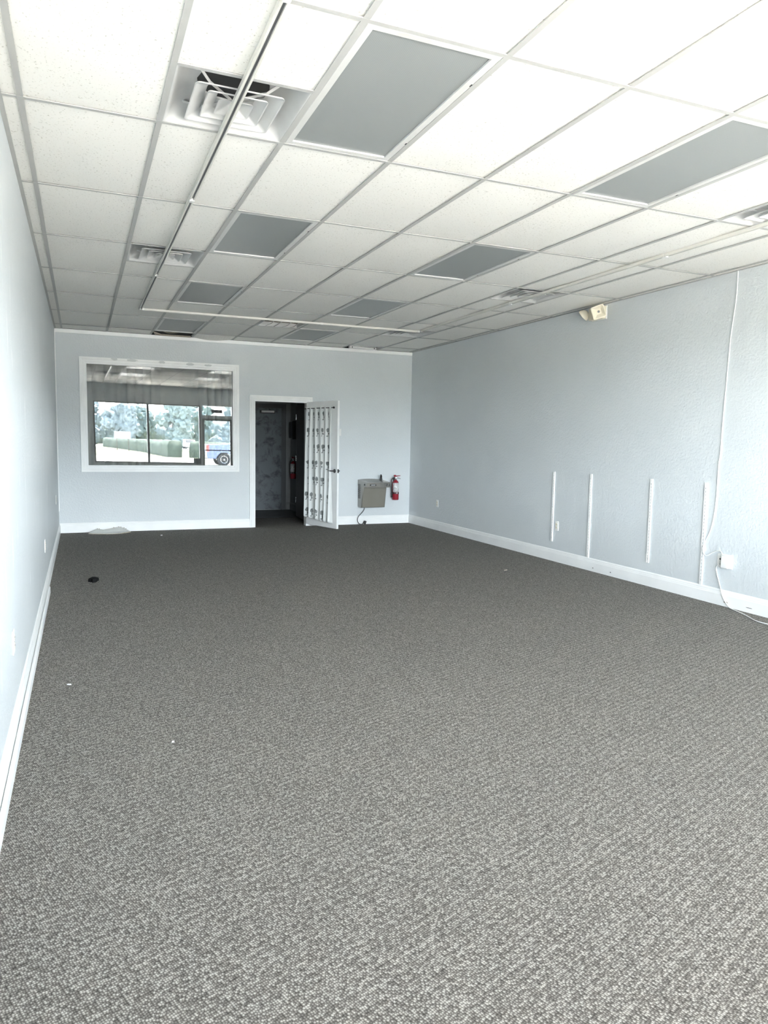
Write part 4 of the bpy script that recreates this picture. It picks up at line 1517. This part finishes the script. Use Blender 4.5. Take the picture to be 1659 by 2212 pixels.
w = XR - 0.0055
bm = BM()
pts = [(w, 4.838, H + 0.02), (w, 4.838, 2.75), (w - 0.002, 4.866, 2.45), (w, 4.878, 2.277), (w, 4.900, 1.705), (w, 4.908, 1.372), (w - 0.003, 4.916, 1.267), (w, 4.922, 0.95), (w, 4.953, 0.707), (w - 0.006, 5.010, 0.560),
       (XR - 0.018, 5.030, 0.500), (XR - 0.018, 5.018, 0.445), (XR - 0.012, 4.985, 0.428), (w, 4.93, 0.462), (w - 0.004, 4.865, 0.492), (XR - 0.022, 4.815, 0.490), (XR - 0.026, 4.795, 0.464)]
tube(bm, smooth_path(pts, 6), 0.0042, 8)
tag(mesh('wall_cable', bm, MT['plastic'], smooth=True), 'thin white cable hanging down the grey wall from ceiling to adapter', 'cable')
bm = BM()
pts = [(XR - 0.009, 4.835, 0.372), (XR - 0.016, 4.862, 0.345), (XR - 0.010, 4.865, 0.30), (XR - 0.010, 4.825, 0.20), (XR - 0.016, 4.800, 0.150), (XR - 0.022, 4.765, 0.08), (XR - 0.024, 4.70, 0.014), (XR - 0.05, 4.64, 0.006), (5.22, 4.44, 0.005), (5.130, 4.26, 0.005), (5.120, 4.16, 0.005), (5.15, 4.02, 0.005), (5.24, 3.85, 0.005)]
tube(bm, smooth_path(pts, 6), 0.0046, 8)
tag(mesh('floor_cord', bm, MT['plastic'], smooth=True), 'white cord dropping from the adapter and curling onto the carpet', 'cord')

# ------------------------------------------------------------------ bits on the floor
t = thing('broken_tile_piece', 'broken white ceiling tile piece leaning on the back baseboard below the window', 'ceiling tile', (0.36, 11.5, 0.0))
bm = BM()
out = [(0.070, 11.440, 0.012), (0.140, 11.385, 0.008), (0.30, 11.335, 0.006), (0.400, 11.310, 0.006), (0.52, 11.350, 0.010), (0.665, 11.470, 0.020), (0.560, 11.585, 0.085), (0.505, 11.600, 0.105), (0.44, 11.590, 0.092),
       (0.345, 11.575, 0.070), (0.28, 11.57, 0.058), (0.225, 11.585, 0.070), (0.190, 11.590, 0.072)]
out = [(x, y, 0.006 + (z - 0.006) * 0.68) for x, y, z in out]
va = [bm.verts.new(p) for p in out]
cen = bm.verts.new((0.35, 11.46, 0.022))
vb = [bm.verts.new((p[0], p[1], max(0.0, p[2] - 0.014))) for p in out]
cb = bm.verts.new((0.35, 11.46, 0.006))
n = len(out)
for k in range(n):
    bm.faces.new((va[k], va[(k + 1) % n], cen))
    bm.faces.new((vb[(k + 1) % n], vb[k], cb))
mesh('tile_face', bm, MT['board'], t)
bm = BM()
e = [bm.verts.new((p[0] * 1.0, p[1] - 0.0005, p[2] + 0.0008)) for p in out]
g = [bm.verts.new((p[0], p[1], max(0.0, p[2] - 0.0145))) for p in out]
for k in range(n):
    bm.faces.new((e[k], g[k], g[(k + 1) % n], e[(k + 1) % n]))
for (x, y, z) in ((0.20, 11.592, 0.053), (0.225, 11.588, 0.052), (0.43, 11.592, 0.066), (0.50, 11.600, 0.074), (0.53, 11.598, 0.070), (0.575, 11.58, 0.058), (0.60, 11.555, 0.048)):
    bmesh.ops.create_icosphere(bm, subdivisions=1, radius=0.008, matrix=Matrix.Translation((x, y, z)))
te = mesh('broken_edge', bm, MT['core'], t)

bm = BM()
prism(bm, [(0.035, 7.62), (0.060, 7.60), (0.085, 7.605), (0.108, 7.625), (0.135, 7.66), (0.128, 7.675), (0.100, 7.660), (0.075, 7.655), (0.045, 7.655)], 2, 0.002, 0.016)
prism(bm, [(0.075, 7.56), (0.105, 7.575), (0.118, 7.61), (0.100, 7.62), (0.070, 7.575)], 2, 0.002, 0.010)
for v in bm.verts:
    if v.co.z > 0.008: v.co.z += 0.030 * max(0, math.sin((v.co.x - 0.02) * 24))
tag(mesh('black_scrap', bm, MT['scrapblack']), 'curled black scrap lying on the carpet along the window wall side', 'scrap')


def scrap(name, label, x, y, sx, sy, mat, rot=0.0):
    bm = BM()
    prism(bm, [(-sx, -sy * 0.6), (sx * 0.3, -sy), (sx, -sy * 0.1), (sx * 0.5, sy), (-sx * 0.7, sy * 0.7)], 2, 0.002, 0.009)
    bmesh.ops.rotate(bm, verts=bm.verts, cent=(0, 0, 0), matrix=Matrix.Rotation(rot, 3, 'Z'))
    bmesh.ops.translate(bm, verts=bm.verts, vec=(x, y, 0))
    return tag(mesh(name, bm, mat), label, 'scrap')


scrap('paper_scrap', 'tiny white paper scrap on the carpet beside the window-side baseboard', -0.093, 4.445, 0.012, 0.005, MT['plastic'], -0.4)
scrap('paper_scrap', 'tiny white crumb on the carpet in front of the back baseboard', 1.06, 10.98, 0.014, 0.012, MT['plastic'])
scrap('black_scrap', 'tiny black crumb on the carpet in front of the back baseboard', 1.172, 10.95, 0.016, 0.010, MT['black'])
scrap('paper_scrap', 'tiny pale fleck alone in the open middle of the carpet', 0.37, 3.42, 0.006, 0.004, MT['plastic'])
scrap('carpet_fluff', 'small tangled pale fluff on the carpet below the wall strips', 4.40, 6.94, 0.030, 0.007, MT['core'], 0.3)

# curtain behind the window glass
t = thing('window_drape', 'grey drape hanging in pleats behind the mirrored window', 'drape', (1.16, YB + 0.22, 0.7))
bm = BM()
nx, nz = 300, 6
rows = []
xs, yy = [], []
acc = 0
for i in range(nx + 1):
    u = i / nx
    x = -0.05 + 2.33 * u
    w = 16 * u + 0.8 * math.sin(5 * u) + 0.5 * math.sin(13 * u + 1)
    yy.append((x + 0.012 * math.cos(2 * math.pi * w), YB + 0.22 + (0.030 + 0.012 * math.sin(9 * u)) * math.sin(2 * math.pi * w)))
for j in range(nz + 1):
    z = 0.72 + (2.56 - 0.72) * j / nz
    rows.append([bm.verts.new((x, y, z)) for x, y in yy])
for j in range(nz):
    for i in range(nx):
        bm.faces.new((rows[j][i], rows[j][i + 1], rows[j + 1][i + 1], rows[j + 1][i]))
dm = mesh('cloth', bm, MT['drape'], t, smooth=True)
md = dm.modifiers.new('thickness', 'SOLIDIFY'); md.thickness = 0.003
bm = BM(); tube(bm, [(-0.08, YB + 0.22, 2.575), (2.29, YB + 0.22, 2.575)], 0.012, 10)
mesh('rod', bm, MT['bronze'], t)

# things on the shop glass
t = thing('number_plate', 'dark number plate on the clear pane above the shop door', 'number plate', (3.96, YF - 0.064, 2.25))
bm = BM(); box(bm, 3.792, 4.125, YF - 0.066, YF - 0.062, 2.252, 2.352)
mesh('plate_board', bm, MT['frame'], t)
for k in range(4):
    x, z = (3.162, 3.25)[k % 2], (0.924, 1.07)[k // 2]
    bm = BM(); lathe(bm, [(0.018, YF - 0.066), (0.018, YF - 0.063)], 16, 'Y', (x, 0, z))
    tag(mesh('round_sticker', bm, MT['plastic']), 'round white sticker in the cluster of four on the shop window corner', 'sticker', 'round white stickers on the shop window')
t = thing('power_box', 'dark box on the shop window sill beside the door post', 'box', (3.33, YF - 0.01, 0.72))
bm = BM(); box(bm, 3.217, 3.435, YF + 0.002, YF + 0.05, 0.71, 0.88); bevel_all(bm, 0.005, 2)
mesh('box_body', bm, MT['frame'], t)

# ------------------------------------------------------------------ outside, seen in the mirrored window
bm = BM(); box(bm, -60, 70, -46, YF - 0.15, -0.30, -0.03); struct('ground_car_park', bm, MT['lot'])
bm = BM(); box(bm, -60, 70, -118, -46, -0.30, -0.032); struct('ground_verge', bm, MT['lawn'])
bm = BM(); box(bm, -60, 70, -150, -118, -0.30, -0.031); struct('road', bm, MT['tar'])
bm = BM(); box(bm, -60, 70, -260, -150, -0.30, -0.033); struct('ground_far', bm, MT['lawn'])


def blob(bm, c, r, sub=3, squash=1.0, rough=0.25, seed=0):
    rnd = random.Random(seed)
    res = bmesh.ops.create_icosphere(bm, subdivisions=sub, radius=1.0)
    for v in res['verts']:
        d = v.co.normalized()
        k = 1 + rough * (math.sin(5 * d.x + seed) * math.sin(6 * d.y + 2 * seed) + 0.6 * math.sin(11 * d.z + seed) * math.sin(9 * d.x)) + rough * rnd.uniform(-0.5, 0.5)
        v.co = Vector((d.x * r * k + c[0], d.y * r * k + c[1], d.z * r * k * squash + c[2]))


def hedge(label, pts, w, h, seed):
    bm = BM()
    P = smooth_path([(x, y, 0) for x, y in pts], 14)
    rnd = random.Random(seed)
    secs = []
    for i, p in enumerate(P):
        tng = (P[min(i + 1, len(P) - 1)] - P[max(i - 1, 0)]).normalized()
        s = Vector((-tng.y, tng.x, 0))
        ring = []
        for a, b in ((-1, 0), (-1.08, .35), (-1.05, .7), (-.8, .97), (-.3, 1.03), (.3, 1.03), (.8, .97), (1.05, .7), (1.08, .35), (1, 0)):
            q = p + s * (a * w / 2 + rnd.uniform(-.06, .06)) + Vector((0, 0, b * h + (rnd.uniform(-.05, .05) if b else -0.03)))
            ring.append(bm.verts.new(q))
        secs.append(ring)
    for a, b in zip(secs, secs[1:]):
        for k in range(9): bm.faces.new((a[k], a[k + 1], b[k + 1], b[k]))
    bm.faces.new(secs[0]); bm.faces.new(secs[-1][::-1])
    return tag(mesh('clipped_hedge', bm, MT['hedge'], smooth=True), label, 'hedge')


hedge('long low clipped hedge along the far side of the car park, in the mirrored window', [(4.6, -116), (6.3, -96), (7.6, -74), (7.75, -60), (8.0, -48)], 1.2, 1.37, 3)
hedge('short clipped hedge beyond the gap, behind the truck in the mirrored window', [(9.6, -48.5), (12.5, -46.5), (16.5, -47)], 1.2, 1.33, 4)

tr = [(-6, -150, 8.5, 'pine'), (3, -158, 9.5, 'pine'), (8, -152, 8.2, 'pine'), (12.5, -160, 8.8, 'oak'), (19.0, -150, 10.5, 'oak'), (25.5, -160, 11.5, 'oak'), (31.5, -150, 10.5, 'pine'), (38.5, -161, 10.5, 'oak'), (46, -150, 10.5, 'oak'), (55, -160, 11, 'pine')]
TLAB = ['hazy tree beyond the road at the row end by the window frame', 'hazy tree behind the pale sign in the mirrored window', 'lower hazy tree left of the thin window bar, right of the sign', 'hazy tree just behind the thin bar of the mirrored shop window',
        'large leafy tree in the middle pane of the mirrored shop window', 'tall leafy tree above the white car in the mirrored window', 'hazy tree beside the door post in the mirrored window', 'leafy tree seen through the mirrored door above the truck bed', 'leafy tree beyond the truck cab, outside', 'farthest tree of the outside row beyond the truck']
for k, (x, y, h, kind) in enumerate(tr):
    t = thing('tree', TLAB[k], 'tree', (x, y, -0.03), group='trees beyond the road')
    bm = BM(); tube(bm, [(x, y, -0.03), (x + 0.1, y, h * 0.3), (x, y, h * 0.7)], [0.32, 0.24, 0.12], 8)
    mesh('trunk', bm, MT['bark'], t, smooth=True)
    bm = BM()
    for q in range(9):
        rr = random.uniform(1.5, 2.5)
        blob(bm, (x + random.uniform(-2.3, 2.3), y + random.uniform(-1.5, 1.5), 1.6 + (h - 2.6) * q / 8), rr * (1.15 - 0.45 * q / 8), 3, 0.85, 0.30, k * 10 + q)
    mesh('crown', bm, MT[kind], t)

bm = BM()
for k in range(34):
    blob(bm, (-20 + 2.9 * k + random.uniform(-.8, .8), -182 + random.uniform(-3, 3), 1.8 + random.uniform(0, 1.0)), random.uniform(3.0, 4.4), 2, 1.15, 0.25, 300 + k)
tag(mesh('distant_treeline', bm, MT['pine'], smooth=True), 'hazy distant woods filling the gaps behind the row of trees outside', 'woods', kind='stuff')

t = thing('roadside_sign', 'pale blank roadside sign board above the hedge in the mirrored window', 'sign', (5.2, -78, -0.03))
bm = BM(); box(bm, 4.25, 6.10, -78.1, -78.0, 1.40, 2.20); mesh('sign_board', bm, MT['whitecar'], t)
for x in (4.5, 5.85):
    bm = BM(); tube(bm, [(x, -78.05, -0.03), (x, -78.05, 2.35)], 0.05, 8); mesh('post', bm, MT['bark'], t)


def wheel(bm, c, r, w):
    lathe(bm, [(r * .6, -w / 2), (r * .95, -w / 2), (r, -w / 4), (r, w / 4), (r * .95, w / 2), (r * .6, w / 2)], 24, 'Y', c)


def rim(bm, c, r, w):
    lathe(bm, [(r * .58, w / 2 - .01), (r * .6, w / 2 + 0.006), (r * .35, w / 2 - .02), (r * .12, w / 2), (r * .1, w / 2 + .012)], 10, 'Y', c)


tx, ty = 7.25, -25.6
t = thing('pickup_truck', 'blue pickup truck parked outside, its bed showing in the mirrored door pane', 'truck', (tx + 2.7, ty, -0.03))
prof = [(0, .55), (0.05, 1.05), (0.08, 1.30), (1.95, 1.32), (2.0, 1.38), (2.12, 1.86), (2.35, 1.93), (3.25, 1.90), (3.95, 1.38), (5.2, 1.25), (5.35, 1.1), (5.40, .55), (4.9, .42), (4.85, .62), (4.62, .85), (4.2, .85), (3.97, .62), (3.92, .42), (1.52, .42), (1.47, .62), (1.25, .85), (.85, .85), (.62, .62), (.58, .42), (0.1, .45)]
bm = BM(); prism(bm, [(tx + a, b - .03) for a, b in prof], 1, ty - 0.95, ty + 0.95); bevel_all(bm, 0.03, 2)
bd_ = mesh('body', bm, MT['blue'], t, auto=35)
bm = BM(); prism(bm, [(tx + a, b) for a, b in ((2.15, 1.38), (2.25, 1.78), (3.15, 1.78), (3.65, 1.40))], 1, ty + 0.953, ty + 0.962)
mesh('side_window', bm, MT['carglass'], bd_)
bm = BM(); box(bm, tx - 0.02, tx + 0.16, ty + 0.72, ty + 0.965, .82, 1.20); bevel_all(bm, 0.02, 2)
mesh('tail_light', bm, MT['taillight'], bd_)
for (cx_, s) in ((1.05, 1), (4.42, 1), (1.05, -1), (4.42, -1)):
    bm = BM(); wheel(bm, (tx + cx_, ty + s * 0.83, 0.36), 0.39, 0.25)
    wl = mesh('wheel', bm, MT['tyre'], t, auto=40)
    bm = BM(); rim(bm, (tx + cx_, ty + s * 0.83, 0.36), 0.39, 0.25)
    mesh('rim', bm, MT['chrome'], wl)

sx, sy = 18.6, -128.0
t = thing('parked_car', 'white car passing on the road above the hedge in the mirrored window', 'car', (sx + 0.95, sy, -0.03))
bm = BM(); prism(bm, [(sy + 2.3, .35), (sy + 2.35, .95), (sy + 1.2, 1.10), (sy + .5, 1.68), (sy - 1.9, 1.72), (sy - 2.3, 1.1), (sy - 2.3, .35)], 0, sx, sx + 1.9); bevel_all(bm, 0.05, 2)
cb_ = mesh('body', bm, MT['whitecar'], t, auto=35)
bm = BM(); prism(bm, [(sy + 1.16, 1.155), (sy + 1.20, 1.155), (sy + .60, 1.62), (sy + .55, 1.62)], 0, sx + .15, sx + 1.75)
mesh('windscreen', bm, MT['carglass'], cb_)
for a in (0.1, 1.8):
    for b in (1.45, -1.45):
        bm = BM(); lathe(bm, [(.2, -.1), (.34, -.1), (.34, .1), (.2, .1)], 18, 'X', (sx + a, sy + b, 0.31)); mesh('wheel', bm, MT['tyre'], t)
